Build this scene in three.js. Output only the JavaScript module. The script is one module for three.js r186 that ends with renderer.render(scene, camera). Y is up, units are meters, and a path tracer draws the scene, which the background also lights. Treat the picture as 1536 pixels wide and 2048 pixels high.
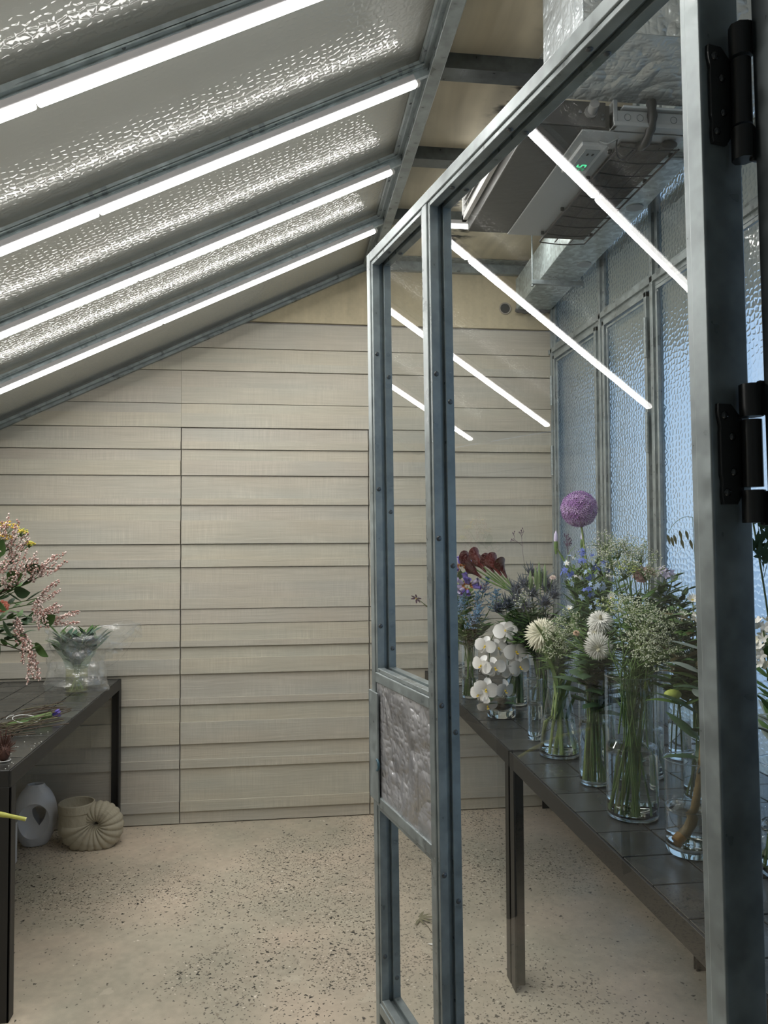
import * as THREE from 'three';
import { mergeGeometries, mergeVertices, toCreasedNormals } from 'three/addons/utils/BufferGeometryUtils.js';
import { RoundedBoxGeometry } from 'three/addons/geometries/RoundedBoxGeometry.js';
import { RectAreaLightUniformsLib } from 'three/addons/lights/RectAreaLightUniformsLib.js';
import { Brush, Evaluator, SUBTRACTION } from 'three-bvh-csg';

// ---------- camera, sky, exposure ----------
const scene = new THREE.Scene();
const renderer = new THREE.WebGLRenderer({ antialias: true });
renderer.toneMapping = THREE.LinearToneMapping;
renderer.toneMappingExposure = 0.98;
renderer.shadowMap.enabled = true;
RectAreaLightUniformsLib.init();
const D2R = Math.PI / 180;
const camera = new THREE.PerspectiveCamera(67.24, 1536 / 2048, 0.05, 200);
camera.position.set(0, 1.45, 0);
camera.rotation.order = 'YXZ';
camera.rotation.set(2.022 * D2R, -7.116 * D2R, -0.281 * D2R);
scene.add(camera);
{ // clear pale-blue sky, lighter towards the horizon
  const W = 64, H = 128, d = new Float32Array(W * H * 4);
  for (let j = 0; j < H; j++) {
    const el = ((j + 0.5) / H - 0.5) * Math.PI, t = Math.pow(Math.max(0, Math.sin(el)), 0.55);
    for (let i = 0; i < W; i++) { const k = (j * W + i) * 4; d[k] = 0.57 - 0.18 * t; d[k + 1] = 0.78 - 0.16 * t; d[k + 2] = 1.04 - 0.08 * t; d[k + 3] = 1; }
  }
  const sky = new THREE.DataTexture(d, W, H, THREE.RGBAFormat, THREE.FloatType);
  sky.mapping = THREE.EquirectangularReflectionMapping; sky.magFilter = THREE.LinearFilter; sky.needsUpdate = true;
  scene.background = sky; scene.backgroundIntensity = 0.95;
}
const LED_GLOW = 12, LED_LIGHT = 82, LED_COLOR = new THREE.Color().setRGB(1.0, 0.985, 0.95);

// ---------- helpers ----------
function rng(seed) { let s = seed >>> 0; return () => { s = (s + 0x6D2B79F5) | 0; let t = Math.imul(s ^ (s >>> 15), 1 | s); t = (t + Math.imul(t ^ (t >>> 7), 61 | t)) ^ t; return ((t ^ (t >>> 14)) >>> 0) / 4294967296; }; }
const V = (x, y, z) => new THREE.Vector3(x, y, z);
const used = new Map();
function numbered(n) { const c = used.get(n) || 0; used.set(n, c + 1); return c ? n + '_' + String(c).padStart(3, '0') : n; }
function thing(name, label, category, pos = [0, 0, 0], group) {
  const o = new THREE.Group(); o.name = numbered(name); o.position.set(...pos);
  o.userData = { label, category }; if (group) o.userData.group = group; scene.add(o); return o;
}
function struct(name, label) { const o = new THREE.Group(); o.name = numbered(name); o.userData = { kind: 'structure' }; if (label) o.userData.label = label; scene.add(o); return o; }
function part(name, geo, mat, parent, label) {
  const m = new THREE.Mesh(Array.isArray(geo) ? mg(geo) : geo, mat); m.name = name; m.castShadow = m.receiveShadow = true;
  if (label) m.userData.label = label; parent.add(m); return m;
}
function mg(list) {
  if (list.length === 1) return list[0];
  const L = list.map(g => {
    g = g.index ? g : mergeVertices(g);
    if (!g.attributes.uv) g.setAttribute('uv', new THREE.BufferAttribute(new Float32Array(g.attributes.position.count * 2), 2));
    if (!g.attributes.normal) g.computeVertexNormals();
    for (const k of Object.keys(g.attributes)) if (!['position', 'normal', 'uv'].includes(k)) g.deleteAttribute(k);
    g.morphAttributes = {};
    return g;
  });
  return mergeGeometries(L, false);
}
// box with uv in metres
function box(w, h, d, x = 0, y = 0, z = 0, off = 0) {
  const g = new THREE.BoxGeometry(w, h, d); g.translate(x, y, z); return metricUV(g, off);
}
function rbox(w, h, d, x = 0, y = 0, z = 0, r = 0.002, seg = 1) {
  const g = new RoundedBoxGeometry(w, h, d, seg, Math.min(r, w / 2.01, h / 2.01, d / 2.01)); g.translate(x, y, z); return metricUV(g);
}
function metricUV(g, off = 0) {
  const p = g.attributes.position, n = g.attributes.normal, uv = new Float32Array(p.count * 2);
  for (let i = 0; i < p.count; i++) {
    const ax = Math.abs(n.getX(i)), ay = Math.abs(n.getY(i)), az = Math.abs(n.getZ(i));
    let u, v;
    if (ax >= ay && ax >= az) { u = p.getZ(i); v = p.getY(i); } else if (ay >= az) { u = p.getX(i); v = p.getZ(i); } else { u = p.getX(i); v = p.getY(i); }
    uv[2 * i] = u + off; uv[2 * i + 1] = v + off * 0.37;
  }
  g.setAttribute('uv', new THREE.BufferAttribute(uv, 2)); return g;
}
function xf(g, m) { g.applyMatrix4(m); return g; }
const M4 = () => new THREE.Matrix4();
function place(g, x, y, z, rx = 0, ry = 0, rz = 0, s = 1) {
  const m = M4().compose(V(x, y, z), new THREE.Quaternion().setFromEuler(new THREE.Euler(rx, ry, rz)), Array.isArray(s) ? V(...s) : V(s, s, s)); return g.applyMatrix4(m);
}
function tube(pts, r, rad = 5, seg) {   // pts: Vector3[]; r number or function(t)
  const c = pts.length > 2 ? new THREE.CatmullRomCurve3(pts) : new THREE.LineCurve3(pts[0], pts[1]);
  seg = seg || Math.max(2, pts.length * 4);
  const g = new THREE.TubeGeometry(c, seg, 1, rad, false), p = g.attributes.position, q = V(0, 0, 0);
  for (let i = 0; i <= seg; i++) {
    const t = i / seg; c.getPointAt(t, q); const rr = typeof r === 'function' ? r(t) : r;
    for (let j = 0; j <= rad; j++) { const k = i * (rad + 1) + j; p.setXYZ(k, q.x + (p.getX(k) - q.x) * rr, q.y + (p.getY(k) - q.y) * rr, q.z + (p.getZ(k) - q.z) * rr); }
  }
  return g;
}
function lathe(prof, seg = 40) { return new THREE.LatheGeometry(prof.map(a => new THREE.Vector2(a[0], a[1])), seg); }
function cyl(r, h, x, y, z, seg = 16, r2) { const g = new THREE.CylinderGeometry(r2 === undefined ? r : r2, r, h, seg); g.translate(x, y, z); return g; }
function orient(g, from, to) { // geometry built along +y from the origin; turn +y to (to - from), put at from
  const d = to.clone().sub(from).normalize(); g.applyQuaternion(new THREE.Quaternion().setFromUnitVectors(V(0, 1, 0), d)); g.translate(from.x, from.y, from.z); return g;
}

// ---------- textures ----------
function hash(ix, iy, s) { let h = Math.imul(ix, 374761393) ^ Math.imul(iy, 668265263) ^ Math.imul(s, 1442695041); h = Math.imul(h ^ (h >>> 13), 1274126177); return ((h ^ (h >>> 16)) >>> 0) / 4294967296; }
function vn(x, y, px, py, s) { // periodic value noise
  const ix = Math.floor(x), iy = Math.floor(y), fx = x - ix, fy = y - iy, u = fx * fx * (3 - 2 * fx), v = fy * fy * (3 - 2 * fy);
  const w = (a, b) => hash(((a % px) + px) % px, ((b % py) + py) % py, s);
  const a = w(ix, iy), b = w(ix + 1, iy), c = w(ix, iy + 1), d = w(ix + 1, iy + 1);
  return a + (b - a) * u + (c - a) * v + (a - b - c + d) * u * v;
}
function fbm(u, v, fx, fy, oct, s) { let r = 0, a = 0.5, n = 0; for (let o = 0; o < oct; o++) { r += a * vn(u * fx, v * fy, fx, fy, s + o * 17); n += a; a *= 0.5; fx *= 2; fy *= 2; } return r / n; }
function tex(W, H, fn, srgb, rep = [1, 1]) {
  const d = new Uint8Array(W * H * 4);
  for (let j = 0; j < H; j++) for (let i = 0; i < W; i++) {
    const c = fn((i + 0.5) / W, (j + 0.5) / H, i, j), k = (j * W + i) * 4;
    if (typeof c === 'number') { const q = Math.max(0, Math.min(255, c * 255)); d[k] = d[k + 1] = d[k + 2] = q; } else { d[k] = Math.max(0, Math.min(255, c[0])); d[k + 1] = Math.max(0, Math.min(255, c[1])); d[k + 2] = Math.max(0, Math.min(255, c[2])); }
    d[k + 3] = 255;
  }
  return dtex(d, W, H, srgb, rep);
}
function dtex(d, W, H, srgb, rep = [1, 1]) {
  const t = new THREE.DataTexture(d, W, H, THREE.RGBAFormat, THREE.UnsignedByteType);
  t.wrapS = t.wrapT = THREE.RepeatWrapping; t.magFilter = THREE.LinearFilter; t.minFilter = THREE.LinearMipmapLinearFilter; t.generateMipmaps = true;
  if (srgb) t.colorSpace = THREE.SRGBColorSpace; t.repeat.set(...rep); t.needsUpdate = true; return t;
}
const std = (o) => new THREE.MeshStandardMaterial({ side: THREE.DoubleSide, ...o });
const phy = (o) => new THREE.MeshPhysicalMaterial({ side: THREE.DoubleSide, ...o });
const lin = (r, g, b) => new THREE.Color().setRGB(r, g, b);

// rough-sawn boards under paint, grain along u; tile 1 m x 0.5 m
const boardGrain = (u, v) => {
  const w = (fbm(u, v, 3, 6, 3, 5) - 0.5) * 0.05;
  const g = fbm(u, v + w, 6, 96, 3, 11), saw = fbm(u, v, 160, 5, 2, 23), patch = fbm(u, v, 5, 5, 3, 31);
  return [g, saw, patch];
};
const boardColor = tex(1024, 512, (u, v) => {
  const [g, saw, patch] = boardGrain(u, v);
  let k = 1 + (g - 0.5) * 0.08 + (saw - 0.5) * 0.07 * Math.max(0, patch * 2.4 - 0.7) + (patch - 0.5) * 0.07;
  const fine = (hash(Math.floor(u * 1024), Math.floor(v * 512), 3) - 0.5) * 0.03; k += fine;
  const warm = fbm(u, v, 2, 4, 2, 77) - 0.5;
  return [182 * k + warm * 8, 177 * k, 163 * k - warm * 6];
}, true);
const boardBump = tex(1024, 512, (u, v) => { const [g, saw, patch] = boardGrain(u, v); return 0.5 + (g - 0.5) * 0.7 + (saw - 0.5) * 0.6 * Math.max(0, patch * 2.4 - 0.7); }, false);
// plywood, tile 1 m
const plyColor = tex(1024, 1024, (u, v) => {
  const g = fbm(u + (fbm(u, v, 2, 2, 2, 9) - 0.5) * 0.08, v, 40, 3, 3, 41), p = fbm(u, v, 4, 4, 4, 43), st = fbm(u, v, 7, 3, 4, 47);
  let k = 1 + (g - 0.5) * 0.06 + (p - 0.5) * 0.12 + (fbm(u, v, 70, 70, 2, 49) - 0.5) * 0.06; if (st > 0.7) k -= (st - 0.7) * 0.6;
  return [190 * k, 178 * k, 149 * k];
}, true);
const plyDirty = tex(1024, 1024, (u, v) => { // ceiling sheets: stained, with a knotty vein along v
  const g = fbm(u + (fbm(u, v, 2, 2, 2, 19) - 0.5) * 0.1, v, 34, 3, 3, 51), p = fbm(u, v, 5, 5, 4, 53);
  const cx = 0.5 + (fbm(0.3, v, 2, 5, 3, 57) - 0.5) * 0.16, dx = Math.abs(u - cx), band = Math.exp(-dx * dx / 0.0035), rim = Math.exp(-Math.pow((dx - 0.12) / 0.035, 2));
  const kn = fbm(u, v, 24, 34, 3, 61);
  let k = 1 + (g - 0.5) * 0.12 + (p - 0.5) * 0.22 + rim * 0.12; if (kn > 0.5) k -= band * (kn - 0.5) * 3.6;
  return [196 * k, 187 * k, 165 * k];
}, true);
// galvanised steel, tile 0.5 m
const galvColor = tex(512, 512, (u, v) => { const a = fbm(u, v, 24, 24, 3, 71), b = fbm(u, v, 6, 6, 2, 73); const k = 1 + (a - 0.5) * 0.3 + (b - 0.5) * 0.22; return [158 * k, 164 * k, 165 * k]; }, true, [2, 2]);
const galvRough = tex(512, 512, (u, v) => 0.36 + (fbm(u, v, 24, 24, 3, 71) - 0.5) * 0.3 + (fbm(u, v, 5, 5, 2, 75) - 0.5) * 0.12, false, [2, 2]);
// spangled bright zinc
const zincColor = tex(512, 512, (u, v) => {
  let best = 9, second = 9, id = 0; const n = 26, x = u * n, y = v * n, ix = Math.floor(x), iy = Math.floor(y);
  for (let a = -1; a <= 1; a++) for (let b = -1; b <= 1; b++) { const jx = ((ix + a) % n + n) % n, jy = ((iy + b) % n + n) % n, qx = ix + a + hash(jx, jy, 5), qy = iy + b + hash(jx, jy, 6), dd = (qx - x) ** 2 + (qy - y) ** 2; if (dd < best) { second = best; best = dd; id = hash(jx, jy, 7); } else if (dd < second) second = dd; }
  const k = 0.87 + id * 0.26; return [150 * k, 154 * k, 150 * k];
}, true, [2.2, 2.2]);
// polished concrete with dark and pale chips, tile 2 m
const floorMaps = (() => {
  const N = 2048, base = new Float32Array(N * N * 3);
  for (let j = 0; j < N; j++) for (let i = 0; i < N; i++) {
    const u = i / N, v = j / N, a = fbm(u, v, 4, 4, 4, 81), b = fbm(u, v, 90, 90, 2, 83), c = fbm(u, v, 9, 9, 3, 85), h = hash(i, j, 9);
    const k = 1 + (a - 0.5) * 0.20 + (b - 0.5) * 0.10 + (c - 0.5) * 0.12 + (h - 0.5) * 0.05, q = (j * N + i) * 3;
    base[q] = 176 * k + (c - 0.5) * 12; base[q + 1] = 166 * k; base[q + 2] = 150 * k;
  }
  const R = rng(77), dens = (u, v) => fbm(u, v, 3, 3, 3, 87);
  const stamp = (cx, cy, rx, ry, th, col, al) => {
    const m = Math.ceil(Math.max(rx, ry)) + 1, c = Math.cos(th), s = Math.sin(th);
    for (let y = -m; y <= m; y++) for (let x = -m; x <= m; x++) {
      const a = (x * c + y * s) / rx, b = (-x * s + y * c) / ry, n = Math.atan2(b, a), e = Math.sqrt(a * a + b * b) * (1 + 0.22 * Math.sin(3 * n + th * 7) + 0.14 * Math.sin(5 * n + th * 3));
      if (e > 1.1) continue; const f = al * Math.min(1, (1.1 - e) * 5), q = ((((cy + y) % N + N) % N) * N + ((cx + x) % N + N) % N) * 3;
      for (let k = 0; k < 3; k++) base[q + k] += (col[k] - base[q + k]) * f;
    }
  };
  for (let n = 0; n < 42000; n++) {
    const u = R(), v = R(), dd = dens(u, v); if (R() > Math.max(0.05, (dd - 0.36) * 3.4)) continue;
    const big = R() < 0.09, r = big ? 2.6 + R() * 3.2 : 1.1 + R() * 1.9, q = R();
    const col = q < 0.07 ? [215, 208, 196] : q < 0.45 ? [74, 71, 64] : q < 0.75 ? [44, 43, 41] : [122, 113, 100];
    stamp(Math.floor(u * N), Math.floor(v * N), r * (1 + R() * 0.7), r * (0.6 + R() * 0.4), R() * 6.28, col, 0.6 + R() * 0.35);
  }
  for (let n = 0; n < 16; n++) stamp(Math.floor(R() * N), Math.floor(R() * N), 14 + R() * 22, 10 + R() * 14, R() * 6, [188, 180, 164], 0.5);
  const d = new Uint8Array(N * N * 4);
  for (let k = 0; k < N * N; k++) { d[4 * k] = Math.max(0, Math.min(255, base[3 * k])); d[4 * k + 1] = Math.max(0, Math.min(255, base[3 * k + 1])); d[4 * k + 2] = Math.max(0, Math.min(255, base[3 * k + 2])); d[4 * k + 3] = 255; }
  return dtex(d, N, N, true, [0.5, 0.5]);
})();
const floorRough = tex(512, 512, (u, v) => 0.42 + (fbm(u, v, 8, 8, 4, 91) - 0.5) * 0.35, false, [0.5, 0.5]);
// hammered glass relief: rounded cells about 22 mm, tile 0.55 m
const hammer = (() => {
  const n = 25, N = 1024;
  return tex(N, N, (u, v) => {
    const x = u * n, y = v * n, ix = Math.floor(x), iy = Math.floor(y); let d1 = 9, d2 = 9;
    for (let a = -2; a <= 2; a++) for (let b = -2; b <= 2; b++) {
      const jx = ((ix + a) % n + n) % n, jy = ((iy + b) % n + n) % n, qx = ix + a + 0.15 + 0.7 * hash(jx, jy, 15), qy = iy + b + 0.15 + 0.7 * hash(jx, jy, 16), dd = Math.hypot(qx - x, qy - y);
      if (dd < d1) { d2 = d1; d1 = dd; } else if (dd < d2) d2 = dd;
    }
    const e = Math.min(1, (d2 - d1) / 0.55); return 0.15 + 0.7 * (e * e * (3 - 2 * e)) + 0.12 * (fbm(u, v, 12, 12, 2, 99) - 0.5);
  }, false, [1 / 0.55, 1 / 0.55]);
})();
// crumpled foil / film relief, tile 0.5 m
const crumple = tex(512, 512, (u, v) => {
  let r = 0, a = 0.5; for (let o = 0; o < 5; o++) { const f = 3 << o; r += a * Math.abs(vn(u * f + fbm(u, v, 4, 4, 2, 3) * 2, v * f, f, f, 100 + o) - 0.5) * 2; a *= 0.52; } return r;
}, false, [2, 2]);
const stucco = tex(512, 512, (u, v) => fbm(u, v, 36, 22, 4, 121), false, [2, 2]);
const tileColor = tex(512, 512, (u, v) => { const k = 1 + (fbm(u, v, 6, 6, 4, 131) - 0.5) * 0.35 + (fbm(u, v, 60, 60, 2, 133) - 0.5) * 0.15; return [56 * k, 57 * k, 55 * k]; }, true, [1.6, 1.6]);
const tileRough = tex(512, 512, (u, v) => 0.3 + (fbm(u, v, 5, 5, 4, 135) - 0.5) * 0.35, false, [1.6, 1.6]);

// ---------- materials ----------
const M = {};
M.board = [0.985, 1.0, 1.015, 0.97].map(k => std({ map: boardColor, bumpMap: boardBump, bumpScale: 0.0009, roughness: 0.72, color: lin(k, k, k * (2 - k)) }));
M.ply = std({ map: plyColor, roughness: 0.7 });
M.plyCeil = std({ map: plyDirty, roughness: 0.75 });
M.galv = std({ map: galvColor, roughnessMap: galvRough, roughness: 1, metalness: 0.3, color: lin(0.74, 0.77, 0.77) });
M.galvDark = std({ map: galvColor, roughnessMap: galvRough, roughness: 1, metalness: 0.55, color: lin(0.34, 0.36, 0.37) });
M.galvBrightened = std({ map: galvColor, roughnessMap: galvRough, roughness: 1, metalness: 0.2, color: lin(1.15, 1.22, 1.24) });  // same steel as galv, colour lightened to stand in for missing light
M.zinc = std({ map: zincColor, roughness: 0.38, metalness: 0.6 });
M.floor = std({ map: floorMaps, roughnessMap: floorRough, roughness: 1, color: lin(1.12, 1.12, 1.10) });
M.concrete = std({ color: lin(0.42, 0.38, 0.32), roughness: 0.85, bumpMap: stucco, bumpScale: 0.002 });
M.roofGlass = phy({ color: lin(0.93, 0.95, 0.94), transmission: 1, thickness: 0, roughness: 0.07, ior: 1.52, bumpMap: hammer, bumpScale: 0.0007 });
M.wallGlass = phy({ color: lin(0.94, 0.97, 0.98), transmission: 1, thickness: 0.005, roughness: 0.08, ior: 1.52, bumpMap: hammer, bumpScale: 0.00042 });
M.clearGlass = phy({ color: lin(0.97, 0.985, 0.98), transmission: 1, thickness: 0, roughness: 0.0, ior: 1.52 });
M.backing = std({ color: lin(0.60, 0.58, 0.54), roughness: 0.8 });
M.screw = std({ color: lin(0.13, 0.14, 0.15), metalness: 0.7, roughness: 0.35 });
M.led = std({ color: lin(0.9, 0.9, 0.9), emissive: LED_COLOR, emissiveIntensity: LED_GLOW, roughness: 0.5 });
M.ledHousing = std({ color: lin(0.62, 0.60, 0.61), roughness: 0.45 });
M.whitePlastic = std({ color: lin(0.75, 0.74, 0.73), roughness: 0.4 });
M.black = std({ color: lin(0.022, 0.022, 0.022), roughness: 0.45, metalness: 0.2 });
M.blackSteel = std({ color: lin(0.017, 0.017, 0.017), roughness: 0.48, metalness: 0.1 });
M.hingeBlack = std({ color: lin(0.06, 0.06, 0.06), roughness: 0.35, metalness: 0.5 });
M.tile = [0.9, 1.0, 1.1].map(k => std({ map: tileColor, roughnessMap: tileRough, roughness: 1, color: lin(k, k, k) }));
M.grout = std({ color: lin(0.17, 0.165, 0.15), roughness: 0.9 });

// ================= the room shell =================
const ZW = -4.083, ZF = -0.64, XL = -1.62, XR_ = 1.44, TH = 25.444 * D2R, XRG = 0.43, YRG = 2.9277, YC = 2.95;
const roofY = (x) => x < XRG ? YRG + (x - XRG) * Math.tan(TH) : YC;
const RAFT = [-3.44, -2.88, -2.31, -1.75, -1.19];
function roofBox(a0, a1, n0, n1, z0, z1) { const g = new THREE.BoxGeometry(Math.abs(a1 - a0), Math.abs(n1 - n0), Math.abs(z1 - z0)); metricUV(g); g.translate(-(a0 + a1) / 2, (n0 + n1) / 2, (z0 + z1) / 2); const p = g.attributes.position, uv = g.attributes.uv; for (let i = 0; i < p.count; i++) if (Math.abs(n1 - n0) < 0.02) uv.setXY(i, p.getX(i), p.getZ(i)); g.rotateZ(TH); g.translate(XRG, YRG, 0); return g; }
const roofPt = (a, n, z) => V(XRG - a * Math.cos(TH) - n * Math.sin(TH), YRG - a * Math.sin(TH) + n * Math.cos(TH), z);
const SL = 2.26;
const SCREW = mg([(() => { const g = new THREE.SphereGeometry(0.0052, 8, 4, 0, 6.2832, 0, Math.PI / 2); g.scale(1, 0.55, 1); return g; })(), cyl(0.0016, 0.0004, 0, 0.0027, 0, 6)]);
function screwGeo(pos, dir) { return orient(SCREW.clone(), pos, pos.clone().add(dir)); }

{ // floor
  const f = struct('floor', 'polished concrete floor with dark and pale stone chips');
  part('slab', box(9, 0.2, 9.5, 0.6, -0.1, -1.6), M.floor, f);
}
{ // back wall: rough-sawn painted boards of uneven thickness, with a flush door cut into them
  const w = struct('wall_back', 'back wall of greige painted rough-sawn boards');
  part('backing', box(XR_ - XL + 0.3, 3.3, 0.1, (XR_ + XL) / 2, 1.65, ZW - 0.075), M.backing, w);
  const edges = [0.004, 0.066, 0.119, 0.284, 0.327, 0.406, 0.517, 0.606, 0.64, 0.762, 0.841, 0.901, 0.932, 1.018, 1.095, 1.147, 1.231, 1.31, 1.35, 1.43, 1.552, 1.632, 1.666, 1.785, 1.863, 1.921, 1.962, 2.036, 2.11, 2.161, 2.247, 2.334, 2.377, 2.456, 2.591];
  //            which courses stand proud (1) of their neighbours
  const proud = [0, 1, 0.1, 1, 0, 1, 0.1, 1, 0, 1, 0, 1, 0.2, 0.5, 1, 0.45, 0.2, 1, 0, 1, 0, 1, 0, 1, 0, 1, 0.1, 0.75, 0.4, 0.6, 0.2, 1, 0, 0.6];
  const R = rng(4);
  const R2 = rng(5);
  const clip = (x0, x1, y0, y1) => { // rectangle cut by the roof slope
    const s = Math.tan(TH), top = (x) => Math.min(y1, roofY(x) - 0.012), pts = [];
    if (roofY(x0) - 0.012 <= y0 && roofY(x1) - 0.012 <= y0) return null;
    const xAt = (y) => XRG + (y + 0.012 - YRG) / s;
    const xa = roofY(x0) - 0.012 < y0 ? xAt(y0) : x0;
    pts.push([xa, y0], [x1, y0], [x1, top(x1)]);
    const xb = xAt(y1); if (xb > xa && xb < x1) pts.push([xb, y1]);
    if (top(xa) > y0 + 1e-4) pts.push([xa, top(xa)]);
    return pts;
  };
  const doorB = struct('door_2', 'flush concealed door clad in the same painted boards as the wall');
  const cols = [[XL, -0.552, 0, 0], [-0.546, 0.424, 0, 1], [0.430, XR_ + 0.02, 0, 0]];
  edges.slice(0, -1).forEach((e0, i) => {
    const e1 = edges[i + 1], over = e0 >= 2.03;
    (over ? [[XL, -0.550, 0, 0], [-0.549, XR_ + 0.02, 0, 0]] : cols).forEach(([x0, x1, , dr], ci) => {
      const y0 = e0 + (i && proud[i - 1] > proud[i] ? 0 : 0.0013), y1 = e1 - (proud[i] > (proud[i + 1] ?? 1) ? 0 : 0.0014) - (dr && Math.abs(e1 - 2.036) < 1e-6 ? 0.003 : 0), pts = clip(x0, x1, y0, y1); if (!pts) return;
      const p = proud[i] * 0.011 + (R() - 0.5) * 0.0012;
      const sh = new THREE.Shape(pts.map(q => new THREE.Vector2(q[0], q[1])));
      const g = new THREE.ExtrudeGeometry(sh, { depth: 0.022 + p, bevelEnabled: false });
      g.translate(0, 0, ZW - 0.022); const uv = g.attributes.uv, ou = R2() * 3, ov = R2() * 2;
      for (let k = 0; k < uv.count; k++) uv.setXY(k, uv.getX(k) + ou, uv.getY(k) * 2 + ov);
      part('board', g, M.board[Math.floor(R() * 4)], dr ? doorB : w);
    });
  });
  // plywood gable above the boards
  const pts = clip(XL, XR_ + 0.02, 2.603, 2.945);
  const g = new THREE.ExtrudeGeometry(new THREE.Shape(pts.map(q => new THREE.Vector2(q[0], q[1]))), { depth: 0.018, bevelEnabled: false }); g.translate(0, 0, ZW - 0.016);
  part('plywood_panel', g, M.ply, w, 'yellowish plywood gable above the boards');
}
{ // sloped glass roof
  const c = struct('ceiling', 'sloping roof of hammered glass panes between steel glazing bars');
  part('roof_board', roofBox(-0.02, SL + 0.05, 0.03, 0.07, ZW - 0.05, ZF + 0.06), M.backing, c);
  const zs = [ZW, ...RAFT, ZF];
  for (let i = 0; i < zs.length - 1; i++) {
    const g = new THREE.PlaneGeometry(SL, Math.abs(zs[i + 1] - zs[i]) - 0.01); const uv = g.attributes.uv; for (let k = 0; k < uv.count; k++) uv.setXY(k, uv.getX(k) * SL + i * 0.37, uv.getY(k) * (zs[i + 1] - zs[i]) + i * 0.21);
    g.rotateX(Math.PI / 2); g.translate(-SL / 2, 0.004, (zs[i] + zs[i + 1]) / 2); g.rotateZ(TH); g.translate(XRG, YRG, 0);
    part('glass_pane', g, M.roofGlass, c);
  }
  RAFT.forEach((z, i) => {
    const b = part('glazing_bar', [roofBox(0, SL, -0.010, 0.002, z - 0.027, z + 0.034), roofBox(0, SL, -0.036, -0.008, z - 0.008, z + 0.008), roofBox(0, SL, -0.014, -0.008, z + 0.012, z + 0.015), roofBox(0, SL, -0.014, -0.008, z + 0.031, z + 0.034)], M.galvBrightened, c);
    for (let a = 0.16; a < SL; a += 0.36) part('screw', screwGeo(roofPt(a, -0.010, z + 0.023), V(Math.sin(TH), -Math.cos(TH), 0)), M.screw, b);
  });
  const e = part('edge_trim', [roofBox(0, SL, -0.026, 0.002, ZW + 0.008, ZW + 0.030), roofBox(0, SL, -0.012, 0.002, ZW + 0.030, ZW + 0.052)], M.galv, c);
  for (let a = 0.2; a < SL; a += 0.42) part('screw', screwGeo(roofPt(a, -0.012, ZW + 0.042), V(Math.sin(TH), -Math.cos(TH), 0)), M.screw, e);
  part('edge_trim', roofBox(0, SL, -0.03, 0.002, ZF - 0.03, ZF + 0.02), M.galv, c);
  part('ridge_trim', [roofBox(-0.004, 0.022, -0.016, 0.002, ZW, ZF), roofBox(0.022, 0.034, -0.008, 0.002, ZW, ZF)], M.galv, c);
  for (let z = -3.9; z < -0.7; z += 0.28) part('screw', screwGeo(roofPt(0.028, -0.008, z), V(Math.sin(TH), -Math.cos(TH), 0)), M.screw, c);
}
{ // flat ceiling of plywood between dark steel channels
  const c = struct('ceiling', 'flat plywood ceiling strip between dark steel channels');
  part('ridge_beam', rbox(0.042, 0.062, ZF - ZW, XRG + 0.024, YC - 0.033, (ZF + ZW) / 2, 0.003), M.galv, c);
  const zs = [ZW, ...RAFT, ZF];
  const foil = std({ color: lin(0.78, 0.75, 0.66), roughness: 0.4, metalness: 0.2, bumpMap: stucco, bumpScale: 0.02 });
  for (let i = 0; i < zs.length - 1; i++) {
    const z0 = zs[i], z1 = zs[i + 1];
    const mk = (x0, x1, name, mat) => { const g = box(x1 - x0, 0.03, z1 - z0, (x0 + x1) / 2, YC + 0.015, (z0 + z1) / 2); const uv = g.attributes.uv, p = g.attributes.position; for (let k = 0; k < uv.count; k++) uv.setXY(k, (p.getX(k) - 0.30) * 0.95, p.getZ(k) * 0.9 + i * 0.31); part(name, g, mat, c); };
    if (i < 3) mk(XRG + 0.03, XR_ + 0.1, 'plywood_sheet', M.plyCeil); else { mk(XRG + 0.03, 0.78, 'plywood_sheet', M.plyCeil); mk(0.78, XR_ + 0.1, 'foil_board', foil); }
  }
  RAFT.forEach((z) => part('channel', [box(XR_ - XRG, 0.05, 0.044, (XR_ + XRG) / 2, YC - 0.024, z + 0.008), box(XR_ - XRG, 0.012, 0.03, (XR_ + XRG) / 2, YC - 0.040, z - 0.028)], M.galvDark, c));
  part('wall_channel', box(XR_ - XRG, 0.05, 0.03, (XR_ + XRG) / 2, YC - 0.03, ZW + 0.022), M.galv, c);
  part('zinc_flange', box(XR_ - XRG, 0.004, 0.07, (XR_ + XRG) / 2, YC - 0.004, ZW + 0.07), M.zinc, c);
  part('roof_deck', box(XR_ - XRG + 0.3, 0.06, ZF - ZW + 0.3, (XR_ + XRG) / 2 + 0.1, YC + 0.065, (ZF + ZW) / 2), M.backing, c);
}
{ // left wall (outside the frame, seen in reflections)
  const w = struct('wall_left', 'low left wall of painted boards under the eave');
  const H = roofY(XL) - 0.02;
  for (let i = 0; i < 13; i++) part('board', box(0.03, H / 13 - 0.003, ZF - ZW, XL - 0.02 + (i % 2) * 0.006, (i + 0.5) * H / 13, (ZF + ZW) / 2, i * 0.3), M.board[i % 4], w);
  part('eave_beam', rbox(0.05, 0.07, ZF - ZW, XL + 0.03, H - 0.035, (ZF + ZW) / 2, 0.004), M.galv, w);
  part('backing', box(0.08, H + 0.05, ZF - ZW + 0.2, XL - 0.08, H / 2, (ZF + ZW) / 2), M.backing, w);
}
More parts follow.
